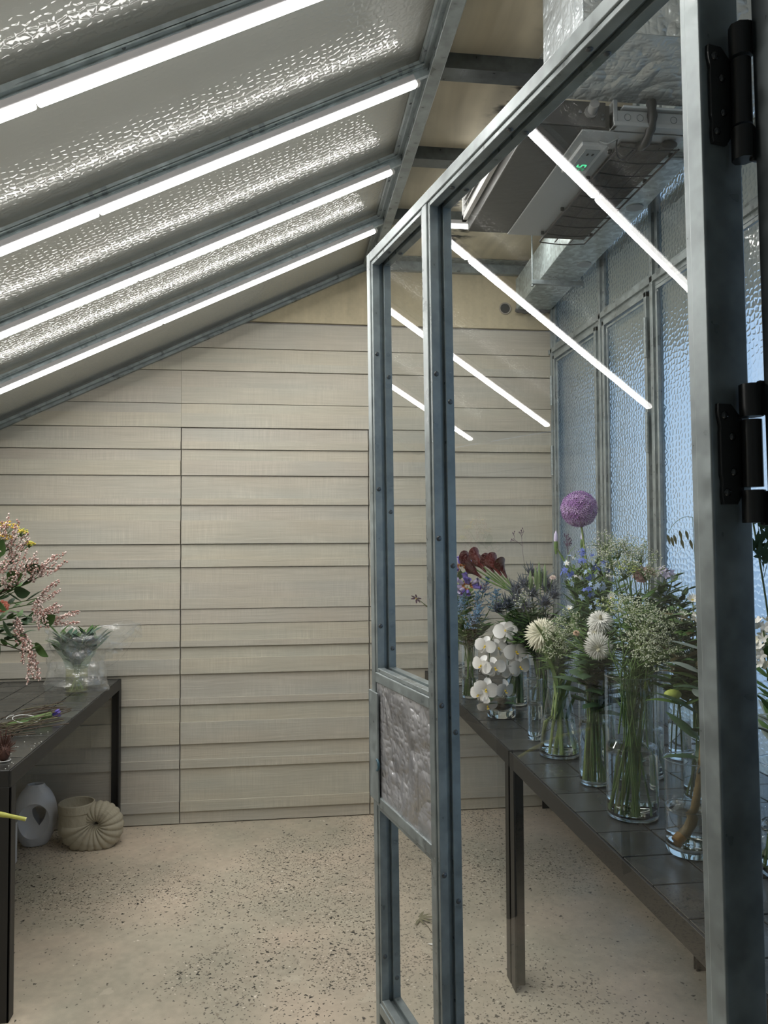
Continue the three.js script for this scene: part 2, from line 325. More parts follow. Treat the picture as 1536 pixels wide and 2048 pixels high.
// ---- right wall: hammered glass in steel ----
const MUL = [-4.035, -3.378, -2.866, -2.33, -1.79, -1.25, -0.69], TRY = 2.475, KERB = 0.045;
{
  const w = struct('wall_right', 'glazed right wall with steel mullions on a concrete kerb');
  part('kerb', box(0.14, KERB + 0.1, ZF - ZW + 0.2, XR_ + 0.045, KERB / 2 - 0.05, (ZF + ZW) / 2), M.concrete, w);
  MUL.forEach((z) => { const b = part('mullion', [rbox(0.05, YC - KERB, 0.024, XR_ + 0.012, (YC + KERB) / 2, z, 0.002), rbox(0.012, YC - KERB, 0.07, XR_ + 0.006, (YC + KERB) / 2, z, 0.002)], M.galv, w); for (let y = 0.9; y < 2.9; y += 0.42) part('screw', screwGeo(V(XR_ - 0.0005, y, z + 0.024), V(-1, 0, 0)), M.screw, b); });
  part('transom', [rbox(0.05, 0.026, ZF - ZW, XR_ + 0.012, TRY, (ZF + ZW) / 2, 0.002), rbox(0.014, 0.062, ZF - ZW, XR_ + 0.006, TRY, (ZF + ZW) / 2, 0.002)], M.galv, w);
  part('sill_rail', rbox(0.05, 0.05, ZF - ZW, XR_ + 0.012, KERB + 0.025, (ZF + ZW) / 2, 0.002), M.galv, w);
  part('head_rail', rbox(0.05, 0.05, ZF - ZW, XR_ + 0.012, YC - 0.03, (ZF + ZW) / 2, 0.002), M.galv, w);
  for (let i = 0; i < MUL.length - 1; i++) {
    const z0 = MUL[i], z1 = MUL[i + 1], zc = (z0 + z1) / 2, wd = z1 - z0, n = struct('window_' + (i + 1), 'hammered glass bay number ' + (i + 1) + ' from the back wall');
    n.userData.label = ['hammered glass casement beside the back wall', 'second hammered glass casement from the back wall', 'third hammered glass bay from the back wall', 'fourth hammered glass bay behind the hinge stile', 'fifth hammered glass bay from the back wall', 'hammered glass bay nearest the entrance'][i];
    const pane = (y0, y1, name) => { const g = box(0.005, y1 - y0, wd - 0.03, XR_ + 0.016, (y0 + y1) / 2, zc, i * 0.4); part(name, g, M.wallGlass, n); };
    pane(TRY + 0.012, YC - 0.05, 'transom_pane'); pane(KERB + 0.05, TRY - 0.012, 'glass_pane');
    // casement frame
    const f = 0.022, a0 = z0 + 0.036, a1 = z1 - 0.036, y0 = KERB + 0.06, y1 = TRY - 0.036;
    if (i < 2) {
      part('casement_frame', [rbox(0.02, y1 - y0, f, XR_ - 0.006, (y0 + y1) / 2, a0 + f / 2, 0.002), rbox(0.02, y1 - y0, f, XR_ - 0.006, (y0 + y1) / 2, a1 - f / 2, 0.002), rbox(0.02, f, a1 - a0, XR_ - 0.006, y1 - f / 2, (a0 + a1) / 2, 0.002), rbox(0.02, f, a1 - a0, XR_ - 0.006, y0 + f / 2, (a0 + a1) / 2, 0.002)], M.galv, n);
      part('bead', [rbox(0.01, y1 - y0 - 0.06, 0.010, XR_ - 0.002, (y0 + y1) / 2, a0 + f + 0.012, 0.002), rbox(0.01, y1 - y0 - 0.06, 0.010, XR_ - 0.002, (y0 + y1) / 2, a1 - f - 0.012, 0.002), rbox(0.01, 0.010, a1 - a0 - 0.06, XR_ - 0.002, y1 - f - 0.012, (a0 + a1) / 2, 0.002)], M.galv, n);
      for (const hy of [2.25, 1.87]) part('hinge', [cyl(0.008, 0.16, XR_ - 0.022, hy, i ? z1 - 0.03 : z0 + 0.03, 12), cyl(0.0088, 0.05, XR_ - 0.022, hy, i ? z1 - 0.03 : z0 + 0.03, 12)], M.galv, n);
    } else part('bead', [rbox(0.012, TRY - KERB - 0.12, 0.014, XR_ - 0.004, (TRY + KERB) / 2, a0, 0.002), rbox(0.012, TRY - KERB - 0.12, 0.014, XR_ - 0.004, (TRY + KERB) / 2, a1, 0.002), rbox(0.012, 0.014, a1 - a0, XR_ - 0.004, TRY - 0.045, zc, 0.002)], M.galv, n);
  }
}
{ // front wall with the doorway the camera looks through
  const w = struct('wall_front', 'front wall around the open glass door');
  const zc = -0.662, jl = -0.62, jr = 0.463;
  const jamb = (x, tilt) => { const g = rbox(0.05, 2.16, 0.07, 0, 1.08, 0, 0.003); g.rotateZ(tilt); g.translate(x + Math.sin(tilt) * 1.45, 0, zc); return g; };
  part('jamb', jamb(jr + 0.025, 0.0125), M.galvDark, w); part('jamb', jamb(jl, 0), M.galvDark, w);
  part('header', rbox(1.2, 0.06, 0.06, (jl + jr) / 2, 2.19, zc, 0.003), M.galvDark, w);
  part('board', [box(jl - XL, 2.3, 0.05, (jl + XL) / 2 - 0.02, 1.15, zc)], M.board[1], w);
  part('upper_board', box(XR_ - XL + 0.1, 0.74, 0.05, (XR_ + XL) / 2, 2.6, zc + 0.02), M.board[2], w);
  part('post', rbox(0.05, 2.9, 0.05, XR_, 1.45, zc, 0.003), M.galvDark, w);
  const g = new THREE.PlaneGeometry(XR_ - jr - 0.07, 2.16); g.translate((XR_ + jr) / 2 + 0.02, 1.12, zc); part('side_light', g, M.clearGlass, w);
}
{ // covered entrance behind the camera
  const w = struct('wall_entrance', 'dim covered entrance outside the door');
  part('back_wall', box(4.2, 3.3, 0.1, 0, 1.65, 2.4), M.board[0], w);
  part('side_wall', box(0.1, 3.3, 3.2, -1.9, 1.65, 0.85), M.board[1], w);
    part('canopy', box(4.2, 0.1, 3.2, 0.1, 3.05, 0.95), M.backing, w);
}
{ // outside, beyond the glass
  const pave = std({ color: lin(0.80, 0.80, 0.79), roughness: 0.9 });
  const o = struct('floor_outside', 'pale pavement outside the glazed wall'); part('pavement', box(30, 0.1, 60, 16.55, -0.06, -4), pave, o);
  const s = struct('trim_1', 'brown eave soffit outside above the glass');
  part('soffit', box(1.12, 0.05, 7.5, XR_ + 0.64, 2.80, -2.4), std({ color: lin(0.80, 0.66, 0.47), roughness: 0.8 }), s);
  part('fascia', box(0.04, 0.16, 7.5, XR_ + 1.21, 2.84, -2.4), M.galvDark, s);
  const n = struct('wall_neighbour', 'pale rendered wall standing outside beyond the back corner');
  part('render', box(1.35, 3.4, 0.15, XR_ + 0.78, 1.7, -6.2), std({ color: lin(0.82, 0.76, 0.68), roughness: 0.9 }), n);
}

// ================= LED battens =================
function batten(name, label, group, p0, p1, up, seg) { // p0 low end, p1 high end, up = away from the room
  const o = thing(name, label, 'light', [0, 0, 0], group);
  const len = p0.distanceTo(p1), d = p1.clone().sub(p0).normalize(), side = d.clone().cross(up).normalize(), c = p0.clone().add(p1).multiplyScalar(0.5);
  const m = M4().makeBasis(d, up, side); m.setPosition(c);
  const put = (g) => g.applyMatrix4(m);
  part('housing', put(rbox(len, 0.020, 0.028, 0, 0.015, 0, 0.004)), M.ledHousing, o);
  const n = seg, sl = len / n;
  for (let i = 0; i < n; i++) {
    const x = -len / 2 + (i + 0.5) * sl;
    part('diffuser_tube', put(rbox(sl - 0.003, 0.014, 0.025, x, -0.002, 0, 0.0067, 4)), M.led, o);
    if (i === n - 1) part('end_cap', put(rbox(0.012, 0.014, 0.024, x + sl / 2 + 0.004, -0.001, 0, 0.003)), M.whitePlastic, o);
    if (i === 0) part('end_cap', put(rbox(0.012, 0.014, 0.024, x - sl / 2 - 0.004, -0.001, 0, 0.003)), M.whitePlastic, o);
    const L = new THREE.RectAreaLight(LED_COLOR, LED_LIGHT, sl - 0.02, 0.017);
    const lm = M4().makeBasis(d, side.clone().negate(), up).setPosition(c.clone().addScaledVector(d, x).addScaledVector(up, -0.0100));
    L.applyMatrix4(lm); L.name = 'led_light'; scene.add(L);
  }
}
{
  const up = V(-Math.sin(TH), Math.cos(TH), 0), a0 = 0.066 / Math.cos(TH), a1 = 1.93 / Math.cos(TH);
  const lab = ['LED batten light nearest the back wall under the sloping roof', 'second LED batten light from the back wall under the sloping roof', 'third LED batten light from the back wall under the sloping roof', 'fourth LED batten light, running off the top of the picture', 'LED batten light nearest the entrance, overhead'];
  RAFT.forEach((z, i) => batten('led_batten', lab[i], 'LED battens under the sloping roof', roofPt(a1, -0.062, z + 0.036), roofPt(a0, -0.062, z + 0.036), up, 2));
  batten('led_batten', 'short LED batten on the flat ceiling behind the cooling unit', 'LED battens on the flat ceiling', V(0.70, 2.880, -3.405), V(1.15, 2.880, -3.405), V(0, 1, 0), 1);
  batten('led_batten', 'short LED batten on the flat ceiling above the cooling unit', 'LED battens on the flat ceiling', V(0.66, 2.880, -2.845), V(1.15, 2.880, -2.845), V(0, 1, 0), 1);
}

// ================= open glass door =================
{
  const W = 1.028, H = 2.09, T = 0.050, F = 0.022;
  const d = struct('door_1', 'open steel-framed glass door with a lock box');
  d.quaternion.setFromAxisAngle(V(0, 0, 1), 0.5 * D2R).multiply(new THREE.Quaternion().setFromAxisAngle(V(0, 1, 0), -77 * D2R));
  d.position.set(0.176 + 0.018, 0, -1.708);
  // local: x from the free edge to the hinges, y up, z from the far face (-T) to the near face (0)
  const bar = (x0, x1, y0, y1, name, vert) => { // one frame bar: outer tube plus two glazing beads leaving a groove for the pane
    const w = x1 - x0, h = y1 - y0, cx = (x0 + x1) / 2, cy = (y0 + y1) / 2;
    return part(name, [rbox(w, h, T, cx, cy, -T / 2, 0.0025, 2)], M.galv, d);
  };
  const y0 = 0.02;
  const free = bar(0, F, y0, H, 'stile'), mid = bar(0.318, 0.318 + F, y0, H - F, 'stile'), hin = bar(W - F, W, y0, H, 'stile'), top = bar(F, W - F, H - F, H, 'rail');
  bar(F, W - F, y0, y0 + 0.05, 'rail'); bar(F, 0.318, 0.428, 0.45, 'rail'); bar(F, 0.318, 1.138, 1.160, 'rail'); bar(F, 0.318, 0.872, 0.894, 'rail'); bar(0.34, W - F, 0.428, 0.45, 'rail');
  // glazing beads round each opening, on both faces
  const openings = [[F, 0.318, 1.160, H - F], [F, 0.318, 0.45, 0.872], [0.34, W - F, 0.45, H - F]];
  for (const [a, b, c, e] of openings) {
    for (const [z0, z1] of [[-0.020, -0.003], [-T + 0.003, -0.030]]) {
      const t = 0.009, zc = (z0 + z1) / 2, zd = z1 - z0;
      part('bead', [rbox(t, e - c, zd, a + t / 2, (c + e) / 2, zc, 0.0015)], M.galv, d); part('bead', [rbox(t, e - c, zd, b - t / 2, (c + e) / 2, zc, 0.0015)], M.galv, d);
      part('bead', [rbox(b - a - 2 * t, t, zd, (a + b) / 2, e - t / 2, zc, 0.0015)], M.galv, d); part('bead', [rbox(b - a - 2 * t, t, zd, (a + b) / 2, c + t / 2, zc, 0.0015)], M.galv, d);
      const ys = []; for (let y = c + 0.10; y < e - 0.03; y += 0.30) ys.push(y);
      for (const y of ys) { part('screw', screwGeo(V(a + t, y + (z0 < -0.02 ? -0.05 : 0), zc), V(1, 0, 0)), M.screw, d); part('screw', screwGeo(V(b - t, y, zc), V(-1, 0, 0)), M.screw, d); }
      for (let x = a + 0.09; x < b - 0.03; x += 0.2) part('screw', screwGeo(V(x, e - t, zc), V(0, -1, 0)), M.screw, d);
    }
    const g = new THREE.PlaneGeometry(b - a, e - c); g.translate((a + b) / 2, (c + e) / 2, -T / 2); part('glass_pane', g, M.clearGlass, d);
  }
  const kick = (a, b) => part('kick_panel', box(b - a, 0.36, 0.006, (a + b) / 2, 0.249, -T / 2), M.galvDark, d);
  kick(F, 0.318); kick(0.34, W - F);
  // film-covered steel panel beside the lock
  const film = phy({ color: lin(0.46, 0.46, 0.48), metalness: 0.35, roughness: 0.2, bumpMap: crumple, bumpScale: 0.05, clearcoat: 0.8, clearcoatRoughness: 0.12 });
  part('lock_panel', box(0.318 - F, 0.244, 0.012, (0.318 + F) / 2, 1.016, -0.010), film, d, 'silver panel still under crinkled protective film');
  const lb = part('lock_box', [rbox(0.056, 0.234, 0.004, 0.016, 1.0, 0.002, 0.001), rbox(0.006, 0.234, T + 0.006, -0.008, 1.0, -T / 2 + 0.001, 0.001), rbox(0.056, 0.234, 0.004, 0.016, 1.0, -T - 0.002, 0.001)], M.galv, d);
  { const g = new THREE.TorusGeometry(0.011, 0.003, 6, 16, Math.PI); g.rotateZ(-Math.PI / 2); g.translate(0.045, 0.965, 0.006); part('finger_pull', g, std({ color: lin(0.05, 0.12, 0.16), roughness: 0.4 }), lb); }
  // black knuckle hinges on the hinge edge
  for (const hy of [1.89, 1.53, 0.25]) {
    const sh = new THREE.Shape(); const hh = 0.049;
    sh.moveTo(-0.013, -hh); sh.lineTo(0.004, -hh); sh.lineTo(0.012, -hh + 0.012); sh.lineTo(0.012, hh - 0.014); sh.lineTo(-0.001, hh); sh.lineTo(-0.016, hh); sh.bezierCurveTo(-0.018, hh - 0.016, -0.012, hh - 0.018, -0.0145, hh - 0.028); sh.lineTo(-0.0145, -hh + 0.028); sh.bezierCurveTo(-0.011, -hh + 0.018, -0.016, -hh + 0.014, -0.013, -hh);
    const plate = new THREE.ExtrudeGeometry(sh, { depth: 0.004, bevelEnabled: true, bevelSize: 0.0006, bevelThickness: 0.0006, bevelSegments: 1, curveSegments: 6 });
    plate.rotateY(Math.PI / 2); plate.translate(W, hy, -0.023);
    const h = part('hinge', [plate], M.hingeBlack, d, 'black butt hinge');
    const bz = -0.038, bx = W + 0.0135;
    part('barrel', [cyl(0.0095, 0.066, bx, hy, bz, 14), cyl(0.011, 0.032, bx, hy + 0.052, bz, 8), cyl(0.011, 0.032, bx, hy - 0.052, bz, 8)], M.hingeBlack, h);
    part('frame_leaf', [rbox(0.006, 0.034, 0.022, bx + 0.006, hy + 0.054, bz - 0.014, 0.002), rbox(0.006, 0.034, 0.022, bx + 0.006, hy - 0.054, bz - 0.014, 0.002)], M.hingeBlack, h);
    for (const [sy, sz] of [[0.038, -0.013], [0.017, -0.022], [-0.018, -0.023], [-0.038, -0.014]]) part('screw', orient((() => { const g = SCREW.clone(); g.scale(0.85, 1, 0.85); return g; })(), V(W + 0.0045, hy + sy, sz), V(W + 1, hy + sy, sz)), std({ color: lin(0.12, 0.12, 0.12), metalness: 0.9, roughness: 0.22 }), h);
  }
}

// ================= cooling unit, duct =================
{
  const dark = std({ color: lin(0.085, 0.083, 0.08), roughness: 0.4, metalness: 0.3, bumpMap: stucco, bumpScale: 0.0006 });
  const pale = std({ color: lin(0.46, 0.48, 0.49), roughness: 0.38, metalness: 0.35 });
  const u = thing('cooling_unit', 'grey ceiling cooling unit with louvred side and black fan guard', 'cooler', [0.655, 2.53, -2.3]);
  const rel = (g) => g.translate(-0.655, -2.53, 2.3);
  const z0 = -2.665, z1 = -1.945;
  const topY = (z) => 2.765 - (z - z0) / (z1 - z0) * 0.15;
  const zy = (pts, x0, x1, bev = 0) => { const g = new THREE.ExtrudeGeometry(new THREE.Shape(pts.map(q => new THREE.Vector2(-q[0], q[1]))), { depth: x1 - x0 - 2 * bev, bevelEnabled: bev > 0, bevelSize: bev, bevelThickness: bev, bevelSegments: 2 }); g.rotateY(Math.PI / 2); g.translate(x0 + bev, 0, 0); return g; };
  const bg = zy([[z0 + 0.004, 2.556], [z1 - 0.004, 2.556], [z1 - 0.004, topY(z1) - 0.004], [z0 + 0.004, topY(z0) - 0.004]], 0.640, 1.085, 0.004);
  const body = part('body', rel(bg), dark, u);
  part('bottom_plate', rel(rbox(0.295, 0.006, z1 - z0 - 0.01, 0.932, 2.5475, (z0 + z1) / 2, 0.002)), pale, u);
  // louvred grille on the left side
  const gx = 0.626, ga = z0 + 0.004, gb = -2.02, gy0 = 2.583, gy1 = 2.785;
  const gt = (z) => topY(z) - 0.004;
  const gr = part('grille_frame', [zy([[ga, gy0], [gb, gy0], [gb, gy0 + 0.022], [ga, gy0 + 0.022]], gx - 0.007, gx + 0.007), zy([[ga, gt(ga) - 0.02], [gb, gt(gb) - 0.016], [gb, gt(gb)], [ga, gt(ga)]], gx - 0.007, gx + 0.007), zy([[ga, gy0], [ga + 0.02, gy0], [ga + 0.02, gt(ga + 0.02)], [ga, gt(ga)]], gx - 0.007, gx + 0.007)].map(rel), M.whitePlastic, u, 'pale louvred outlet grille');
  for (let i = 0; i < 7; i++) { const y = gy0 + 0.036 + i * 0.0215, ze = Math.min(gb - 0.01, z0 + (2.765 - 0.024 - y) / 0.15 * (z1 - z0)), a = ga + 0.02; if (ze < a + 0.05) continue; const g = rbox(0.0018, 0.016, ze - a, 0, 0, 0, 0.0008); g.rotateZ(-0.6); g.translate(gx, y, (a + ze) / 2); part('louvre', rel(g), M.whitePlastic, gr); }
  // fan guard under the unit
  const fx0 = 0.908, fx1 = 1.078, fz0 = z0 - 0.004, fz1 = -1.985, fy = 2.528;
  const fan = part('fan_guard', [box(fx1 - fx0 - 0.01, 0.004, fz1 - fz0 - 0.01, (fx0 + fx1) / 2, 2.541, (fz0 + fz1) / 2)].map(rel), std({ color: lin(0.06, 0.055, 0.05), roughness: 0.6, bumpMap: stucco, bumpScale: 0.006 }), u, 'black wire fan guard over a dark recess shade plate');  // dark plate paints the shade of the recess behind the wires
  for (let i = 0; i <= 3; i++) part('wire', rel(tube([V(fx0 + i * (fx1 - fx0) / 3, fy, fz0), V(fx0 + i * (fx1 - fx0) / 3, fy, fz1)], i === 0 || i === 3 ? 0.0032 : 0.0022, 6, 2)), M.black, fan);
  for (let i = 0; i <= 9; i++) { const z = fz0 + i * (fz1 - fz0) / 9; part('wire', rel(tube([V(fx0, fy - 0.002, z), V((fx0 + fx1) / 2, fy - 0.008, z), V(fx1, fy - 0.002, z)], 0.0022, 6, 8)), M.black, fan); }
  for (const z of [-2.62, -2.42, -2.2, -2.04]) for (const x of [fx0 - 0.006, fx1 + 0.005]) part('guard_clip', rel(rbox(0.012, 0.012, 0.008, x, 2.54, z, 0.002)), M.black, fan);
  for (const [x, z] of [[1.06, -2.6], [1.06, -2.05]]) part('hanger_rod', rel(cyl(0.004, 0.26, x, 2.80, z, 8)), M.galv, u);
  // near end: dark plate, connector, electrics box
  part('end_plate', rel(rbox(0.19, 0.066, 0.006, 0.752, 2.585, z1 + 0.005, 0.001)), dark, u);
  const kb = part('drain_spigot', rel(place(cyl(0.013, 0.035, 0, 0, 0, 18), 0.806, 2.592, z1 + 0.02, Math.PI / 2 - 0.25, 0, 0.1)), std({ color: lin(0.28, 0.28, 0.28), roughness: 0.5 }), u); part('collar', rel(place(cyl(0.017, 0.01, 0, 0, 0, 18), 0.804, 2.588, z1 + 0.01, Math.PI / 2, 0, 0)), std({ color: lin(0.2, 0.2, 0.2), roughness: 0.5 }), kb);
  for (const [x, y] of [[0.775, 2.588], [0.838, 2.584], [0.838, 2.572]]) part('screw', rel(screwGeo(V(x, y, z1 + 0.009), V(0, 0, 1))), M.screw, u);
  const eb = part('electrics_box', [rbox(0.252, 0.012, 0.03, 0.986, 2.552, z1 + 0.016, 0.002), rbox(0.252, 0.038, 0.03, 0.986, 2.571, z1 + 0.010, 0.002), rbox(0.02, 0.072, 0.03, 1.103, 2.582, z1 + 0.012, 0.002), rbox(0.012, 0.072, 0.03, 0.866, 2.582, z1 + 0.012, 0.002)].map(rel), pale, u);
  part('slot_lip', rel(rbox(0.20, 0.006, 0.022, 0.985, 2.598, z1 + 0.022, 0.002)), std({ color: lin(0.75, 0.78, 0.8), roughness: 0.3, metalness: 0.3 }), eb);
  for (const x of [0.90, 0.935, 1.03, 1.065]) part('knockout', rel(place(new THREE.TorusGeometry(0.009, 0.0006, 4, 20), x, 2.572, z1 + 0.0255)), M.galvDark, eb);
  // cables
  part('cable', rel(tube([V(0.962, 2.615, z1 + 0.034), V(0.964, 2.59, z1 + 0.035), V(0.966, 2.56, z1 + 0.03), V(0.966, 2.525, z1 - 0.01), V(0.966, 2.535, z1 - 0.05)], (t) => 0.0125 + 0.0015 * Math.sin(t * 30), 10, 30)), M.black, u, 'black lagged cable');
  part('cable', rel(tube([V(0.895, 2.545, z1 - 0.03), V(0.90, 2.515, z1 - 0.05), V(0.925, 2.505, z1 - 0.07), V(0.955, 2.53, z1 - 0.06)], 0.0022, 6, 20)), M.black, u);
  part('cable', rel(tube([V(0.85, 2.54, z1 - 0.045), V(0.87, 2.528, z1 - 0.03), V(0.895, 2.54, z1 - 0.02)], 0.003, 6, 14)), std({ color: lin(0.2, 0.22, 0.23), roughness: 0.5 }), u);
  part('gland', rel(place(new THREE.SphereGeometry(0.016, 14, 10), 1.045, 2.535, z1 - 0.03, 0, 0, 0, [1.5, 0.7, 0.8])), M.black, u);
  // controller with green digits
  const ct = part('controller', rel(rbox(0.074, 0.012, 0.165, 0.843, 2.540, -2.085, 0.003)), std({ color: lin(0.55, 0.57, 0.58), roughness: 0.35 }), u, 'grey controller with a green digit display');
  part('display_window', rel(rbox(0.044, 0.002, 0.12, 0.846, 2.5335, -2.085, 0.0006)), std({ color: lin(0.30, 0.33, 0.34), roughness: 0.2 }), ct);
  const glow = (k) => std({ color: lin(0.02, 0.1, 0.05), emissive: lin(0.12, 1.0, 0.45), emissiveIntensity: k });
  const seg5 = (cx, cz, k) => { // figure 5 laid on the underside, reading along the unit
    const w = 0.0035, L = 0.012, y = 2.5320, list = [];
    const put = (x, z, lx, lz) => list.push(box(lx, 0.0012, lz, cx + x, y, cz + z));
    put(-L, 0, w, L); put(0, 0, w, L); put(L, 0, w, L); put(-L / 2, -L / 2, L, w); put(L / 2, L / 2, L, w);
    part('display_digit', list.map(rel), glow(k), ct, 'green display figure 5');
  };
  seg5(0.848, -2.115, 1.0); seg5(0.848, -2.137, 0.25);
  for (const x of [0.84, 0.855]) part('button', rel(rbox(0.006, 0.002, 0.012, x, 2.5325, -2.05, 0.001)), M.black, ct);
}
{ // insulated plenum in front of the unit
  const foil = std({ color: lin(0.66, 0.71, 0.73), roughness: 0.32, metalness: 0.35, bumpMap: crumple, bumpScale: 0.05 });
  const p = thing('plenum_box', 'crinkled foil-faced plenum box in front of the cooling unit', 'duct', [0.675, 2.622, -1.8]);
  part('foil_board', rbox(0.70, 0.30, 0.275, 0.352, 0.152, -0.005, 0.002), foil, p);
  part('edge_strip', rbox(0.003, 0.012, 0.275, 0.0, 0.006, -0.005, 0.001), M.whitePlastic, p);
}
{ // rectangular zinc duct to the back wall
  const zc = std({ map: zincColor, roughness: 0.34, metalness: 0.3, color: lin(1.45, 1.58, 1.68) });
  const d = thing('air_duct', 'rectangular galvanised air duct hung along the right glass wall', 'duct', [1.335, 2.70, -4.05]);
  d.rotation.y = -3.6 * D2R; const L = 2.03;
  const seg = (a, b) => part('duct_section', rbox(0.19, 0.17, b - a - 0.004, 0, 0.085, (a + b) / 2, 0.003), zc, d);
  seg(0.0, 1.72); seg(1.72, L);
  for (const z of [1.72]) part('flange', [rbox(0.215, 0.012, 0.03, 0, -0.006, z, 0.002), rbox(0.012, 0.19, 0.03, -0.101, 0.085, z, 0.002), rbox(0.215, 0.004, 0.01, 0, -0.014, z, 0.001)], M.galv, d);
  for (const z of [0.72, 1.32]) part('port_cap', place(cyl(0.032, 0.003, 0, 0, 0, 24), 0.05, -0.002, z), std({ color: lin(0.33, 0.36, 0.38), roughness: 0.5 }), d);
  part('foam_seal', tube([V(-0.10, 0.0, 0.006), V(-0.03, -0.012, 0.012), V(0.03, -0.006, 0.008), V(0.09, -0.004, 0.01)], (t) => 0.008 + 0.006 * Math.abs(Math.sin(t * 17)), 7, 26), std({ color: lin(0.10, 0.095, 0.09), roughness: 0.9 }), d);
  const k = thing('duct_hanger', 'steel strut hanger holding up the air duct', 'hanger', [1.29, 2.676, -3.54]);
  part('strut', rbox(0.26, 0.022, 0.022, 0, 0.004, 0, 0.002), M.galv, k);
  part('rod', [cyl(0.004, 0.27, -0.125, 0.135, 0, 8)], M.galv, k); part('rod', [cyl(0.004, 0.27, 0.125, 0.135, 0, 8)], M.galv, k);
  for (const x of [-0.125, 0.125]) part('nut', cyl(0.008, 0.008, x, -0.012, 0, 6), M.galv, k);
  const k2 = thing('duct_hanger', 'threaded rod hanger beside the end of the cooling unit', 'hanger', [1.075, 2.71, -3.0]);
  part('rod', [cyl(0.004, 0.235, 0, 0.125, 0, 8)], M.galv, k2);
  const h = thing('pipe_sleeve', 'small round pipe hole in the plywood beside the duct', 'pipe', [1.186, 2.715, ZW + 0.006]);
  part('ring', place(new THREE.TorusGeometry(0.030, 0.004, 8, 28), 0, 0, 0), M.concrete, h); part('bore_shade', place(new THREE.CircleGeometry(0.028, 24), 0, 0, 0.0005), M.black, h);  // black disc paints the shade inside the pipe hole
}

// ================= tiled steel tables =================
const TY = 0.752;
function tiledTable(label, x0, x1, z0, z1, seed) {
  const t = thing('tiled_table', label, 'table', [(x0 + x1) / 2, 0, (z0 + z1) / 2], 'tiled steel tables'), w = x1 - x0, l = z1 - z0, R = rng(seed);
  part('frame', [rbox(0.006, 0.05, l, -w / 2 + 0.003, TY - 0.025, 0, 0.0015), rbox(0.006, 0.05, l, w / 2 - 0.003, TY - 0.025, 0, 0.0015), rbox(w - 0.012, 0.05, 0.006, 0, TY - 0.025, -l / 2 + 0.003, 0.0015), rbox(w - 0.012, 0.05, 0.006, 0, TY - 0.025, l / 2 - 0.003, 0.0015), box(w - 0.014, 0.006, 0.04, 0, TY - 0.046, 0), box(w - 0.014, 0.006, 0.04, 0, TY - 0.046, l / 4), box(w - 0.014, 0.006, 0.04, 0, TY - 0.046, -l / 4)], M.blackSteel, t);
  part('bed', box(w - 0.014, 0.022, l - 0.014, 0, TY - 0.0205, 0), M.grout, t);
  const nx = 5, nz = 11, tx = (w - 0.014) / nx, tz = (l - 0.014) / nz, gap = 0.0035;
  const geos = [0, 1, 2].map(i => rbox(tx - gap, 0.010, tz - gap, 0, 0, 0, 0.0018));
  for (let i = 0; i < nx; i++) for (let j = 0; j < nz; j++) {
    const g = geos[0].clone(), uv = g.attributes.uv, o = R() * 4; for (let k = 0; k < uv.count; k++) uv.setXY(k, uv.getX(k) + o, uv.getY(k) + o * 0.6);
    const m = part('tile', g, M.tile[Math.floor(R() * 3)], t); m.position.set(-w / 2 + 0.007 + (i + 0.5) * tx, TY - 0.0055 + (R() - 0.5) * 0.0008, -l / 2 + 0.007 + (j + 0.5) * tz); m.rotation.set((R() - 0.5) * 0.004, 0, (R() - 0.5) * 0.004);
  }
  for (const sx of [-1, 1]) for (const sz of [-1, 1]) part('leg', [rbox(0.045, TY - 0.05, 0.006, sx * (w / 2 - 0.0225), (TY - 0.05) / 2, sz * (l / 2 - 0.003), 0.001), rbox(0.006, TY - 0.05, 0.045, sx * (w / 2 - 0.003), (TY - 0.05) / 2, sz * (l / 2 - 0.0225), 0.001)], M.blackSteel, t);
}
tiledTable('black tiled table along the glass wall, end nearest the back wall', 0.72, 1.40, -4.055, -2.492, 1);
tiledTable('black tiled table along the glass wall, nearer half behind the open door', 0.72, 1.40, -2.484, -0.93, 2);
tiledTable('black tiled table on the left carrying the bagged bouquet', -1.535, -0.836, -4.055, -2.492, 3);

